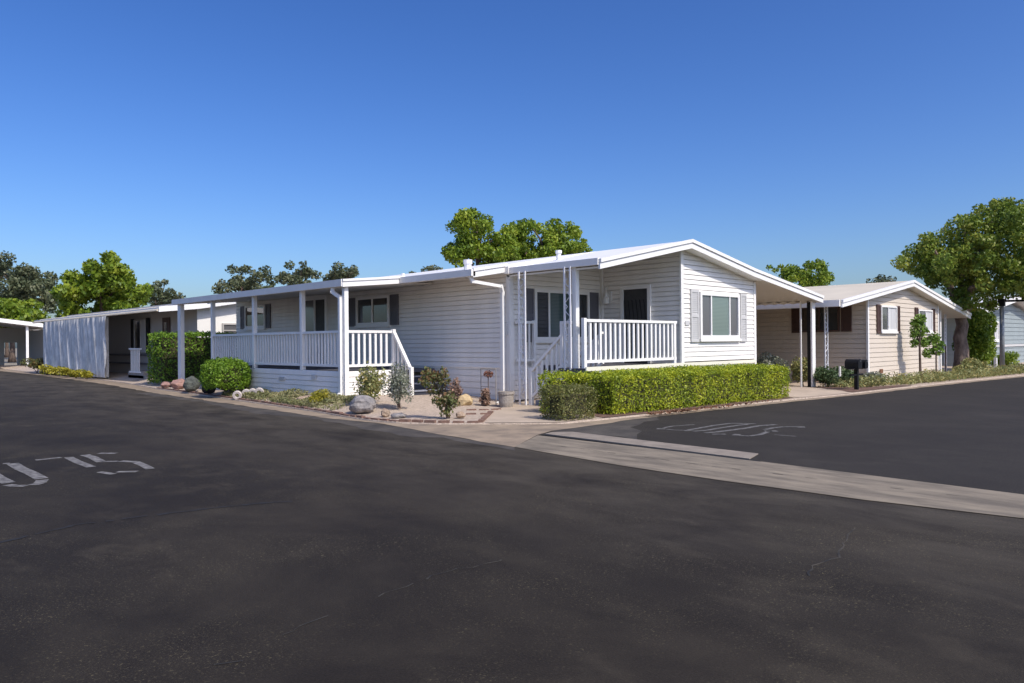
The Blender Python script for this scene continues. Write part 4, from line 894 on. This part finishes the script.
ASH = [(17.6,66.05,4.16,0.44),(21.8,68.03,5.31,0.46),(21.67,68.22,3.93,0.68),(19.14,69.32,6.67,0.67),(20.28,69.88,7.87,0.44),(17.97,71.15,6.48,0.57),(20.28,70.42,5.06,0.73),(19.87,69.59,4.4,0.81),(19.94,67.52,6.05,0.56),(20.29,70.26,3.81,0.61),(19.65,64.07,4.33,0.81),(20.01,64.68,5.91,0.68),(17.83,67.85,5.4,0.84),(20.87,70.55,8.96,0.69),(18.5,67.13,6.02,0.57),(21.31,67.75,5.18,0.69),(20.39,70.31,6.98,0.64),(22.59,67.66,6.15,0.7),(19.26,68.8,5.69,0.64),(19.79,67.97,5.63,0.78),(19.12,65.12,6.19,0.57),(17.3,69.97,5.26,0.64),(20.44,68.61,6.85,0.51),(19.23,64.38,7.47,0.78),(18.68,71.26,6.78,0.4),(19.39,67.57,5.06,0.42),(20.85,66.1,5.44,0.55),(18.79,68.98,5.82,0.64),(18.9,71.26,5.41,0.5),(20.76,69.72,5.46,0.67),(21.56,69.61,7.28,0.64),(20.44,70.6,6.29,0.6),(18.93,72.11,4.37,0.6),(21.12,67.03,4.79,0.68),(20.93,69.78,7.36,0.79),(17.01,67.55,4.64,0.64),(21.09,66.84,6.86,0.55),(22.75,68.64,6.01,0.7),(16.71,69.6,5.69,0.63),(18.32,70.38,4.32,0.52),(20.03,70.03,5.37,0.46),(17.68,65.81,5.91,0.62),(20.51,67.42,5.92,0.73),(22.22,67.05,5.33,0.59),(19.37,66.25,8.12,0.61),(19.67,66.68,4.66,0.59),(20.38,65.04,6.57,0.55),(20.23,69.09,6.52,0.59),(20.24,66.17,5.29,0.47),(19.39,69.71,3.64,0.6),(19.83,70.86,6.54,0.55),(20.03,70.06,6.71,0.63),(20.77,66.84,4.79,0.64),(18.3,72.31,6.92,0.42),(21.04,62.98,5.61,0.61),(20.28,65.59,6.75,0.63),(17.83,66.86,6.85,0.46),(21.41,68.65,5.55,0.47),(20.79,66.99,4.82,0.84),(17.84,69.41,6.84,0.39),(19.1,71.57,3.42,0.46),(21.61,67.92,7.13,0.47),(19.21,64.18,7.28,0.58),(19.34,64.59,7.59,0.54),(19.34,64.17,6.58,0.59),(19.46,65.81,4.96,0.61),(19.94,68.52,7.17,0.49),(16.9,67.95,5.43,0.65),(20.55,66.26,7.44,0.77),(17.83,69.23,5.95,0.48),(21.01,69.59,7.08,0.55),(16.7,69.1,5.9,0.7),(19.64,69.1,6.3,0.66),(17.59,69.47,7.03,0.85),(19.24,64.62,8.11,0.54),(18.83,68.52,8.15,0.56),(20.21,66.38,7.24,0.6),(16.95,69.08,3.8,0.76),(18.92,69.86,6.93,0.49),(19.32,65.32,7.0,0.59),(19.02,68.75,6.71,0.48),(20.21,64.98,3.02,0.53),(17.29,68.46,6.92,0.7),(19.78,64.0,7.42,0.46),(20.52,69.02,6.57,0.58),(18.12,65.53,5.99,0.8),(20.94,65.05,4.37,0.64),(18.3,64.89,3.43,0.56),(20.18,65.47,4.09,0.55),(21.84,67.85,3.34,0.7),(19.38,70.82,6.57,0.56),(19.77,69.71,3.87,0.63),(19.98,69.2,7.58,0.54),(21.19,68.18,6.18,0.51),(16.7,67.88,4.33,0.75),(19.64,69.04,4.49,0.47),(19.83,69.94,4.03,0.44),(19.33,70.82,4.17,0.65),(16.51,66.86,5.76,0.6),(18.09,67.81,6.27,0.52),(18.3,66.8,7.76,0.72),(20.83,66.15,6.76,0.64),(17.58,67.43,6.22,0.5),(19.04,64.85,8.48,0.65),(21.37,69.11,6.68,0.7),(21.74,68.57,3.75,0.52),(18.12,66.21,7.53,0.61),(20.24,67.27,7.57,0.78),(19.64,67.36,5.33,0.66),(20.5,70.96,7.04,0.69),(16.31,66.77,6.02,0.47),(19.74,70.72,3.96,0.66),(19.21,70.96,2.85,0.58),(18.13,65.87,3.29,0.63),(17.76,69.34,5.7,0.57),(19.55,64.29,6.34,0.7),(19.22,71.2,3.45,0.61),(21.59,68.32,4.18,0.71),(19.79,69.81,5.9,0.52),(20.55,64.4,3.8,0.59),(19.37,66.04,6.97,0.57),(21.17,66.59,4.6,0.61),(17.58,69.71,4.6,0.77),(20.55,69.12,5.57,0.69),(17.6,67.23,5.61,0.69),(18.32,65.59,7.02,0.43),(17.52,70.71,4.77,0.59),(21.53,66.77,5.87,0.62),(18.69,66.85,6.99,0.53),(20.75,67.01,5.6,0.65)]
MIDA = [(29.11,31.6,6.6,0.48),(31.75,32.67,5.84,0.34),(32.27,32.06,7.19,0.48),(30.7,33.24,5.93,0.45),(27.74,32.28,8.46,0.41),(30.22,32.05,6.21,0.35),(30.62,31.36,6.79,0.5),(29.51,33.64,7.29,0.41),(29.84,31.57,7.57,0.32),(27.67,32.35,6.0,0.43),(29.56,33.64,7.6,0.49),(30.35,30.68,6.82,0.38),(28.81,33.42,7.44,0.53),(30.81,30.93,7.13,0.32),(27.98,32.25,8.46,0.6),(29.29,30.69,6.32,0.47),(30.25,32.97,8.62,0.54),(28.62,34.21,6.59,0.4),(27.68,32.63,6.45,0.34),(31.29,32.42,6.81,0.59),(28.77,31.39,8.04,0.46),(31.09,31.59,6.96,0.35),(29.44,30.82,5.9,0.41),(29.51,33.41,8.63,0.47),(27.59,32.55,6.39,0.57),(30.11,32.97,5.59,0.52),(31.76,32.26,7.44,0.39),(30.64,31.58,7.07,0.35),(31.38,33.07,5.88,0.39),(29.93,33.96,6.85,0.32),(30.54,31.43,7.3,0.46),(30.11,33.08,6.69,0.46),(30.59,31.56,7.24,0.32),(29.68,34.43,8.09,0.28),(29.28,33.85,7.09,0.34),(29.88,33.79,6.49,0.46),(28.75,33.15,8.69,0.33),(29.58,31.82,6.91,0.41),(30.48,33.41,7.06,0.37),(30.62,31.37,7.96,0.53),(31.14,31.75,6.38,0.6),(30.32,33.64,7.22,0.31),(28.38,32.2,8.08,0.46),(27.96,32.78,8.33,0.39),(29.16,31.86,5.75,0.41),(28.18,32.4,6.85,0.58),(30.48,33.93,8.3,0.38),(31.07,32.05,7.56,0.39),(28.59,32.08,7.37,0.43),(28.89,33.64,6.83,0.47),(29.54,32.39,6.57,0.38),(30.0,34.27,7.1,0.53),(31.2,32.84,6.48,0.44),(29.88,33.26,7.12,0.53),(30.58,33.07,7.14,0.47),(28.74,32.72,6.77,0.32),(29.71,32.27,7.81,0.47),(29.87,31.1,6.72,0.39),(28.01,32.26,8.68,0.49),(30.4,32.28,6.8,0.42),(31.24,31.98,6.4,0.56),(31.41,32.99,6.62,0.48),(30.09,34.09,7.67,0.47),(28.59,34.28,6.91,0.37),(29.78,34.65,8.37,0.38),(30.62,31.35,7.08,0.5),(27.95,32.22,7.41,0.38),(30.63,31.28,6.68,0.4),(29.01,32.83,7.41,0.34),(28.5,32.82,7.19,0.5),(31.13,32.33,5.64,0.56),(30.1,32.12,6.13,0.59),(30.46,33.62,8.31,0.45),(29.8,30.34,6.56,0.46),(30.11,31.29,7.46,0.54),(31.69,32.57,7.31,0.44),(28.58,31.96,6.76,0.54),(27.57,33.17,6.67,0.47),(30.06,34.23,8.93,0.39),(29.15,32.53,5.22,0.43),(28.67,31.72,8.14,0.41),(31.87,32.33,6.69,0.54),(28.76,34.12,8.32,0.47),(28.35,32.83,7.08,0.42),(29.25,32.91,9.12,0.28),(27.73,32.23,8.13,0.46),(30.3,32.15,7.45,0.48),(27.98,32.11,7.58,0.46),(28.77,33.47,6.52,0.37),(28.51,32.3,6.56,0.41),(29.41,33.45,9.15,0.26),(27.96,32.32,8.75,0.24),(29.36,32.76,8.97,0.28),(28.16,33.69,7.15,0.23),(27.81,33.55,6.66,0.23),(29.96,32.27,8.26,0.23)]
MIDB = [(36.0,30.69,7.09,0.43),(33.68,33.23,7.43,0.48),(33.9,30.25,6.58,0.35),(33.18,31.35,5.46,0.46),(34.66,32.21,6.93,0.49),(34.65,30.07,7.14,0.35),(33.58,30.41,6.17,0.36),(34.52,30.3,6.74,0.49),(33.5,29.92,6.94,0.56),(34.58,31.52,5.69,0.54),(34.19,31.73,7.27,0.5),(32.87,32.96,7.38,0.35),(34.34,32.68,8.56,0.38),(34.05,29.25,7.07,0.41),(31.34,31.89,8.03,0.42),(31.99,31.98,8.26,0.61),(34.1,32.3,6.96,0.48),(32.85,30.8,6.35,0.61),(34.63,30.2,8.51,0.36),(33.32,32.43,7.67,0.44),(33.7,31.14,6.36,0.36),(34.47,30.95,6.8,0.43),(32.35,30.5,8.19,0.35),(32.1,31.55,7.98,0.38),(33.67,33.03,6.71,0.51),(34.81,30.16,7.01,0.57),(34.71,32.53,7.46,0.35),(33.46,31.28,6.87,0.51),(33.95,30.59,7.06,0.35),(34.69,32.01,6.34,0.42),(34.5,30.88,7.42,0.4),(33.69,30.45,7.61,0.36),(32.59,32.69,7.64,0.46),(33.67,30.13,7.22,0.52),(34.63,30.41,7.03,0.47),(33.24,33.21,7.66,0.62),(33.26,30.35,6.4,0.34),(35.04,31.56,7.54,0.46),(34.03,30.71,7.66,0.35),(32.71,32.62,7.79,0.57),(33.26,30.32,7.22,0.44),(35.57,31.56,8.45,0.34),(33.82,30.27,7.64,0.47),(33.62,30.25,6.56,0.44),(33.45,31.49,6.47,0.46),(35.58,30.61,8.28,0.53),(33.03,30.23,7.53,0.45),(33.83,31.99,7.29,0.31),(32.77,31.95,6.21,0.52),(34.61,31.86,7.65,0.39),(31.84,32.16,7.52,0.53),(31.89,32.36,7.41,0.52),(34.3,30.78,5.79,0.53),(32.36,31.6,8.49,0.54),(33.6,32.8,6.81,0.4),(32.34,32.15,6.98,0.33),(33.14,31.18,6.66,0.39),(34.06,29.84,7.2,0.52),(34.72,31.24,7.96,0.49),(33.44,32.86,6.3,0.53),(31.42,32.22,7.45,0.63),(32.83,34.4,7.55,0.44),(31.91,32.95,7.24,0.4),(33.72,32.91,6.64,0.52),(34.43,32.63,5.67,0.45),(32.57,32.36,7.23,0.35),(32.42,31.19,6.58,0.42),(33.56,31.83,6.51,0.49),(34.37,31.21,8.61,0.59),(32.12,32.12,7.56,0.52),(33.29,31.88,7.82,0.31),(35.0,32.16,8.1,0.61),(32.75,33.46,7.7,0.6),(33.43,33.31,8.4,0.49),(34.77,29.39,7.37,0.42),(34.66,29.83,6.61,0.32),(32.45,31.31,5.58,0.48),(32.18,31.47,5.99,0.46),(33.8,30.87,7.8,0.49),(33.33,31.03,6.9,0.51),(33.6,30.73,7.99,0.53),(36.12,30.32,6.88,0.53),(34.99,30.12,8.07,0.5),(33.22,32.27,7.24,0.42),(32.99,33.07,8.27,0.49),(34.5,30.9,6.51,0.54),(33.32,32.24,8.69,0.39),(34.06,32.23,6.55,0.38),(35.61,31.63,6.77,0.36),(34.08,32.06,5.96,0.36),(32.21,32.59,6.8,0.49),(34.39,32.44,6.84,0.41),(33.54,30.56,7.75,0.51),(33.91,30.24,6.06,0.34),(32.78,33.66,7.27,0.52),(31.22,31.75,6.6,0.33),(32.8,30.1,6.77,0.59),(33.98,30.77,6.43,0.41),(33.81,29.66,7.62,0.35),(34.28,32.0,7.54,0.33),(34.18,32.8,8.84,0.24),(34.29,32.29,8.72,0.24),(36.04,31.22,8.34,0.23),(34.22,28.73,7.11,0.26),(36.02,29.76,7.12,0.21),(33.69,30.04,8.28,0.25)]
EUCL = [(22.66,108.26,10.45,1.12),(22.93,112.64,9.77,1.1),(23.2,110.01,9.55,0.76),(23.23,109.22,10.54,1.12),(20.43,110.11,6.93,1.23),(22.27,114.56,10.35,0.59),(19.87,106.71,11.92,1.13),(25.89,112.69,10.45,0.98),(22.87,111.97,7.03,0.96),(21.21,106.66,9.08,0.96),(22.88,116.34,7.03,1.24),(23.09,114.79,8.63,1.29),(23.9,113.59,9.47,1.15),(21.27,118.72,12.34,0.8),(24.29,104.22,6.69,0.74),(24.62,110.42,9.02,1.36),(21.58,108.52,9.7,1.28),(21.66,116.34,7.74,0.89),(21.7,111.6,8.41,0.98),(23.92,104.52,6.08,0.74),(21.86,106.97,10.84,0.99),(22.68,109.76,5.44,1.24),(23.23,111.37,9.41,1.35),(24.58,108.22,6.69,1.1),(22.26,110.81,7.23,1.18),(21.11,116.84,11.08,1.38),(22.76,106.02,8.57,1.11),(22.51,108.8,7.82,1.25),(24.86,110.7,9.43,0.89),(22.85,109.91,9.92,0.9),(21.79,108.2,7.35,0.92),(25.46,111.38,7.93,0.96),(20.13,110.94,7.99,1.02),(19.37,108.23,10.9,1.1),(22.41,113.12,10.88,0.68),(23.94,115.7,9.07,0.76),(25.07,110.74,9.23,1.29),(20.26,107.18,8.69,1.39),(26.33,113.98,10.04,0.78),(22.04,117.33,11.9,0.77),(21.83,107.19,9.15,0.8),(24.27,104.16,7.26,0.79),(22.44,113.97,9.98,0.95),(21.11,111.94,6.2,1.22),(24.21,108.76,7.4,1.33),(19.47,110.38,11.89,0.76),(21.98,111.01,10.68,0.99),(20.6,117.54,10.86,0.98),(24.55,115.6,10.68,1.09),(24.58,107.75,7.45,0.74)]
EUCM = [(34.15,91.94,6.99,0.71),(33.01,91.91,6.33,0.64),(31.91,94.23,7.9,0.9),(33.63,92.19,7.06,0.64),(34.01,92.5,6.2,0.65),(32.67,92.34,7.02,0.75),(31.74,91.12,7.92,0.7),(32.15,94.73,8.11,0.67),(31.51,92.8,7.22,0.8),(33.21,96.07,6.7,0.7),(32.76,90.42,6.91,0.76),(34.64,94.36,7.23,0.54),(33.39,92.8,8.98,0.48),(33.82,96.39,9.04,0.6),(33.28,95.57,8.25,0.71),(32.22,90.9,7.36,0.69),(32.89,89.99,7.54,0.68),(34.52,91.3,7.1,0.66)]
EUC1 = [(38.91,77.45,7.36,0.63),(36.83,81.79,6.36,0.42),(37.87,81.45,9.8,0.48),(39.11,79.4,9.3,0.63),(39.42,77.9,8.54,0.74),(38.3,81.0,8.55,0.6),(37.5,79.49,8.33,0.63),(40.06,80.81,9.79,0.78),(36.78,82.18,9.83,0.72),(35.57,81.57,7.7,0.79),(38.76,77.37,7.51,0.67),(37.12,81.88,6.43,0.71),(39.3,83.86,10.18,0.61),(40.2,83.32,7.32,0.55),(41.19,82.09,7.77,0.71),(37.83,78.04,7.69,0.62),(38.92,80.22,7.3,0.56),(38.69,81.03,7.56,0.52),(36.86,80.57,6.74,0.47),(36.88,82.01,8.26,0.82),(39.13,84.89,10.15,0.61),(38.19,83.1,8.23,0.75),(40.8,82.06,9.16,0.57),(39.68,81.65,8.0,0.39),(39.42,81.97,8.65,0.59),(38.12,78.74,6.98,0.46),(36.81,81.93,8.04,0.76),(37.71,80.14,8.04,0.74),(36.92,85.06,8.58,0.5),(38.23,78.88,8.82,0.58),(37.64,78.37,9.06,0.6),(39.64,80.28,6.9,0.62),(35.46,82.24,7.73,0.53),(38.87,83.75,8.11,0.7),(36.0,84.38,7.69,0.6),(36.02,79.58,8.19,0.48),(37.12,81.76,8.73,0.72),(37.86,82.99,6.73,0.63),(38.07,83.23,8.88,0.69),(38.99,83.59,7.89,0.56),(36.5,85.86,8.44,0.24),(36.65,86.97,8.06,0.22)]
EUC2 = [(42.56,77.94,8.64,0.73),(44.35,76.95,9.29,0.64),(42.99,77.57,10.57,0.48),(44.84,79.71,9.78,0.52),(43.39,83.5,9.19,0.71),(44.89,80.36,7.94,0.4),(45.27,81.28,9.66,0.48),(43.45,80.04,9.42,0.38),(46.1,81.66,9.96,0.79),(41.97,78.82,7.63,0.5),(44.01,81.42,8.26,0.58),(43.42,81.44,10.75,0.63),(43.53,80.46,7.5,0.54),(43.37,77.24,8.32,0.48),(43.81,78.69,10.11,0.52),(44.69,79.5,8.56,0.55),(42.82,80.32,8.98,0.69),(42.44,80.54,9.33,0.41),(43.61,79.57,9.82,0.52),(41.82,79.97,9.35,0.52),(44.53,79.26,10.0,0.52),(42.84,78.97,9.27,0.51),(42.48,81.48,9.14,0.59),(44.09,79.92,9.45,0.83),(45.21,79.49,8.35,0.62),(42.54,80.43,9.5,0.57),(44.09,81.29,8.06,0.49),(42.0,78.72,8.68,0.74)]
EUC3 = [(47.58,76.62,9.55,0.62),(49.61,79.57,9.68,0.41),(50.41,80.67,8.84,0.64),(48.72,80.72,8.99,0.65),(49.86,79.24,9.58,0.67),(48.17,79.1,9.31,0.7),(47.98,78.98,9.84,0.68),(49.92,80.34,9.1,0.69),(47.53,78.34,9.72,0.56),(48.98,76.66,9.69,0.48),(48.37,79.73,9.77,0.66),(48.41,81.57,9.54,0.65),(46.75,76.7,8.43,0.5),(49.37,78.45,9.51,0.71),(47.73,77.37,9.2,0.63),(48.58,76.86,9.27,0.62),(49.0,80.38,9.87,0.62),(49.82,79.99,10.47,0.5),(50.12,78.78,10.03,0.68),(47.63,79.13,9.2,0.68),(47.08,76.84,10.45,0.74),(49.03,78.47,9.17,0.4),(48.11,75.11,9.77,0.71),(48.6,81.71,8.83,0.5),(48.01,79.43,8.94,0.71),(48.69,76.23,10.08,0.76),(49.79,79.52,9.57,0.75),(48.5,77.95,9.48,0.42)]
GOLD = [(62.3,28.02,6.67,0.61),(58.91,27.32,5.62,0.48),(59.58,27.51,7.07,0.38),(61.44,26.92,5.98,0.58),(59.26,28.59,6.55,0.41),(59.48,25.92,5.97,0.54),(62.83,26.17,6.72,0.46),(63.56,27.2,6.54,0.48),(63.25,26.55,6.69,0.56),(63.21,26.95,6.61,0.52),(61.82,28.83,7.35,0.64),(60.29,27.39,5.0,0.39),(59.91,25.48,6.03,0.47),(59.19,27.84,6.44,0.5),(62.68,28.41,6.73,0.6),(62.99,27.93,7.74,0.5),(64.09,27.01,6.27,0.42),(59.31,26.59,6.5,0.48),(60.83,26.12,7.58,0.53),(62.52,26.94,6.23,0.47),(62.05,29.38,7.44,0.58),(61.45,27.45,6.84,0.46),(62.66,27.66,7.79,0.48),(62.4,26.46,6.66,0.46),(59.7,26.87,5.19,0.52),(61.51,26.51,5.89,0.55),(61.35,26.93,5.67,0.52),(62.37,27.63,7.14,0.4),(61.11,25.69,6.49,0.42),(59.89,25.38,6.88,0.33),(59.51,26.8,6.79,0.34),(59.46,25.3,6.75,0.53),(60.17,27.33,6.73,0.57),(59.51,25.28,7.2,0.52),(57.93,26.86,6.28,0.42),(58.96,25.81,5.34,0.53),(60.45,25.85,7.33,0.48),(58.83,26.45,5.97,0.44),(62.15,27.49,6.61,0.44),(58.64,26.87,4.96,0.4),(61.44,28.63,6.85,0.42),(61.81,27.99,6.97,0.6),(60.66,28.95,7.17,0.38),(59.47,28.02,6.92,0.66),(56.76,28.34,7.25,0.25),(58.64,28.76,7.14,0.27),(61.54,29.71,7.72,0.25),(64.15,26.4,6.56,0.23)]
tree('street_tree', 'broad crowned street tree with a thick mottled trunk at right', (37.0, 9.65, -.1), (37.1, 9.75, 3.1), [(x, y, z, r, r, r*.85) for x, y, z, r in BIG], 120, .15, 'leaf_big', 'palebark', .33, .20, nlimb=9, seed=5, lo=.4)
# trees beyond the houses
def ltree(name, label, L, base, dens, leaf, ml, seed, lo=.3, group=None):
    zc = sum(b[2] for b in L)/len(L)
    return tree(name, label, (base[0], base[1], -.1), (base[0], base[1], zc), [(x, y, z, r, r, r*.85) for x, y, z, r in L], dens, leaf, ml, 'bark', .28, .14, group, 12, seed, lo)
def rtree(name, label, c, rx, rz, zc, nb, dens, leaf, ml, seed, small=.34, th=None, group=None, lo=.55, bottom=-.6, inner=.5):
    rng = np.random.default_rng(seed); bl = crown_blobs((c[0], c[1], zc), rx, rz, nb, rng, small, inner, bottom)
    return tree(name, label, (c[0], c[1], -.1), (c[0], c[1], zc-rz*.2), bl, dens, leaf, ml, 'bark', .3, .14, group, 10, seed, lo)
ltree('green_tree', 'large bright green tree rising behind the shade screen at left', ASH, (19.4, 67.8), 30, .34, 'leaf_tree', 71)
rtree('green_tree', 'low bright green tree above the far left carport roof', (17.0, 88.4), 3.3, 2.0, 4.6, 16, 22, .40, 'leaf_tree', 72, .4)
ltree('eucalyptus_tree', 'tall dark eucalyptus at the far left beyond the low green tree', EUCL, (22.5, 111), 15, .42, 'leaf_euc', 73)
ltree('eucalyptus_tree', 'small dark eucalyptus just right of the bright green tree', EUCM, (33.1, 93.7), 17, .38, 'leaf_euc', 75)
ltree('eucalyptus_tree', 'dark eucalyptus at the left of the three above the porch awning', EUC1, (37.9, 81.9), 18, .36, 'leaf_euc', 76)
ltree('eucalyptus_tree', 'dark eucalyptus in the middle of the three above the porch awning', EUC2, (43.8, 80.3), 18, .36, 'leaf_euc', 77)
ltree('eucalyptus_tree', 'dark flat topped eucalyptus above the sliding door', EUC3, (48.3, 78.7), 18, .36, 'leaf_euc', 78)
rtree('eucalyptus_tree', 'tiny dark tree tops just showing over the middle of the roof', (61.9, 79.4), 2.7, 1.4, 10.3, 10, 13, .36, 'leaf_euc', 79, .3)
ltree('leafy_tree', 'taller leafy green tree behind the roof with a pointed left crown', MIDA, (29.4, 32.7), 75, .19, 'leaf_mid', 80)
ltree('leafy_tree', 'lower leafy green tree behind the roof ridge, right of the taller one', MIDB, (33.9, 31.2), 75, .19, 'leaf_mid', 81)
ltree('golden_tree', 'round yellow green tree beyond the carport roof', GOLD, (60.7, 27.3), 36, .26, 'leaf_tree', 82)
rtree('eucalyptus_tree', 'small dark tree top just left of the big street tree', (92, 32), 1.6, 1.2, 8.0, 8, 12, .35, 'leaf_euc', 83, .4)
for i, (x, y, r) in enumerate([(24, 128, 5), (46, 118, 4), (70, 60, 3.5), (78, 30, 3.0)]):
    rtree('distant_tree', ['dim tree low between the left carport and screen house', 'dim low tree behind the pale house beyond the hedge', 'low tree hidden behind the main house roof', 'low tree behind the beige house'][i], (x, y), r, r*.6, r*.62+1, 12, 8, .5, 'leaf_euc', 90+i, .4)

# ================================================================== ROCKS AND SMALL GARDEN OBJECTS
rock('boulder', 'large grey boulder in the gravel bed beside the flowering bush', 8.5, 13.0, .08, .34, .28, .19, 'rockgrey', 1, .5)
rock('boulder', 'dark green boulder near the awning end post', 8.98, 22.9, .1, .30, .24, .24, 'rockdark', 2, .9)
rock('boulder', 'pinkish boulder left of the dark green boulder', 9.3, 24.7, .08, .30, .22, .17, 'rockpink', 3, .3)
rock('rock', 'flat pink rock left of the awning end post', 9.4, 26.1, .06, .30, .2, .11, 'rockpink', 4, 1.2)
rock('rock', 'black rock under the pink stone beside the round shrub', 8.93, 21.55, .08, .20, .18, .17, 'rockblack', 5)
rock('rock', 'pink stone resting on the black rock', 8.93, 21.55, .30, .14, .12, .09, 'rockpink', 6)
rock('rock', 'yellow ochre rock against the house wall', 10.95, 12.65, .05, .22, .18, .15, 'rockyellow', 7, .7)
rock('rock', 'tan orange stone at the front of the bed near the sage bush', 8.4, 12.05, .05, .10, .09, .09, 'rocktan', 8)
rock('rock', 'flat grey brown stone in front of the sage bush', 8.5, 11.75, .04, .2, .15, .05, 'rockgrey', 9, .4)
rock('rock', 'pale flat stone in the ground cover below the porch vent', 8.95, 16.05, .12, .22, .18, .07, 'rocktan', 10)
rock('rock', 'tan stone at the foot of the rose bush', 9.2, 10.75, .05, .10, .09, .07, 'rocktan', 11)
def ring(label, x, y, z, R=.085, r=.032, tilt=.2):
    mb = MB(); n = 20; pts = []
    vs = []; fs = []
    for i in range(n):
        a = 2*math.pi*i/n
        c = Vector((math.cos(a)*R, 0, math.sin(a)*R)); o = Vector((math.cos(a), 0, math.sin(a)))
        for (k, d) in ((-1, -.04), (1, -.04), (1, .04), (-1, .04)): vs.append(c+o*r*k+Vector((0, d, 0)))
    for i in range(n):
        j = (i+1) % n
        for k in range(4): fs.append((4*i+k, 4*i+(k+1) % 4, 4*j+(k+1) % 4, 4*j+k))
    RM = Matrix.Rotation(math.radians(-42), 3, 'Z')@Matrix.Rotation(tilt, 3, 'X')
    vs = [RM@v+Vector((x, y, z+R+r-.01)) for v in vs]
    return tag(mb.add(vs, fs).build('ring_block', 'ring', bevel=.008), label, 'edging ring', 'white ring blocks standing in the bed')
for lab, x, y in (('white ring block nearest the street, leftmost of four', 8.62, 19.0), ('white ring block second from the left of four', 8.93, 19.15), ('white ring block second from the right of four', 9.03, 18.98), ('white ring block nearest the porch wall, rightmost of four', 9.13, 18.8)):
    ring(lab, x, y, H(x, y))
p = MB(); p.lathe((11.45, 11.85, .03), [(0, 0), (.14, 0), (.165, .1), (.17, .29), (.19, .29), (.19, .35), (.155, .35), (.15, .29), (0, .28)], 20)
tag(p.build('flower_pot', 'pot', smooth=False), 'round grey concrete pot at the house corner beside the downspout', 'flower pot')
g_ = MB()
for y in (12.28, 12.78): g_.tube([(11.55, y, .05), (11.55, y, .86)], .012, 6)
g_.tube([(11.55, 12.28, .86), (11.55, 12.78, .86)], .012, 6); g_.tube([(11.55, 12.28, .45), (11.55, 12.78, .45)], .008, 6)
tr0 = thing('garden_trellis', 'thin wire trellis with a dried orange flower by the wall', 'trellis', (11.55, 12.5, .05))
g_.build('frame', 'pot', tr0)
P, N = blob_cloud([(11.52, 12.5, .74, .09, .13, .08)], 1500, .2); link('flower_head', leaf_mesh('flower_head', P, N, .045*(.6+.8*NR.random(len(P))), .5, .4), 'flower', tr0)
MB().tube([(11.52, 12.5, .05), (11.52, 12.5, .72)], .01, 5).build('stem', 'bark', tr0)
# ---- post with two black mailboxes
mbx = thing('mailbox_post', 'black post carrying two black mailboxes by the side street kerb', 'mailbox', (21.72, 8.3, .02))
pm = MB(); pm.box(21.67, 21.77, 8.25, 8.35, .0, .62); pm.build('post', 'black', mbx, bevel=.006)
dR = Vector((.995, -.084, 0))
MB().bar(Vector((21.72, 8.3, .46))-dR*.34, Vector((21.72, 8.3, .46))+dR*.34, .07, .05).build('crossarm', 'black', mbx)
def mailbox(cx, cy, w, l, h, z):
    sec = [(-w/2, 0), (w/2, 0), (w/2, h*.55)] + [(w/2*math.cos(a), h*.55+h*.45*math.sin(a)) for a in [i*math.pi/8 for i in range(1, 8)]] + [(-w/2, h*.55)]
    b = MB().prism([(cx+s, cy-l/2, z+t) for s, t in sec], (0, l, 0)).build('mailbox', 'black', mbx, bevel=.008)
    MB().prism([(cx+s*1.05, cy-l/2-.02, z+t*1.03-.003) for s, t in sec], (0, .018, 0)).build('door', 'black', b)
    MB().box(cx-.02, cx+.02, cy-l/2-.035, cy-l/2-.02, z+h*.75, z+h*.82).build('handle', 'steel', b)
    return b
MB().bar(Vector((21.72, 8.3, .635))-dR*.38, Vector((21.72, 8.3, .635))+dR*.42, .22, .03).build('platform', 'black', mbx)
b1 = mailbox(21.53, 8.32, .26, .36, .25, .65); b2 = mailbox(21.93, 8.28, .20, .33, .23, .65)
MB().box(21.28, 21.33, 8.57, 8.61, .42, .70).build('flag', 'trim', b1)
# ---- street lamp
lp = thing('street_lamp', 'grey street lamp pole with short arm in front of the teal house', 'street lamp', (38.4, 8.45, -.05))
MB().tube([(38.4, 8.45, -.05), (38.4, 8.45, 3.05)], [.1, .085], 12).build('pole', 'steel', lp, smooth=True)
MB().bar((38.32, 8.53, 3.07), (39.4, 7.5, 3.10), .12, .09).build('arm', 'black', lp); MB().box(38.28, 38.52, 8.33, 8.57, 2.85, 3.16).build('head', 'black', lp)
tag(MB().box(39.9, 40.05, 9.0, 9.12, -.1, .55).build('marker_post', 'trim', bevel=.01), 'short white marker post right of the street lamp', 'post')
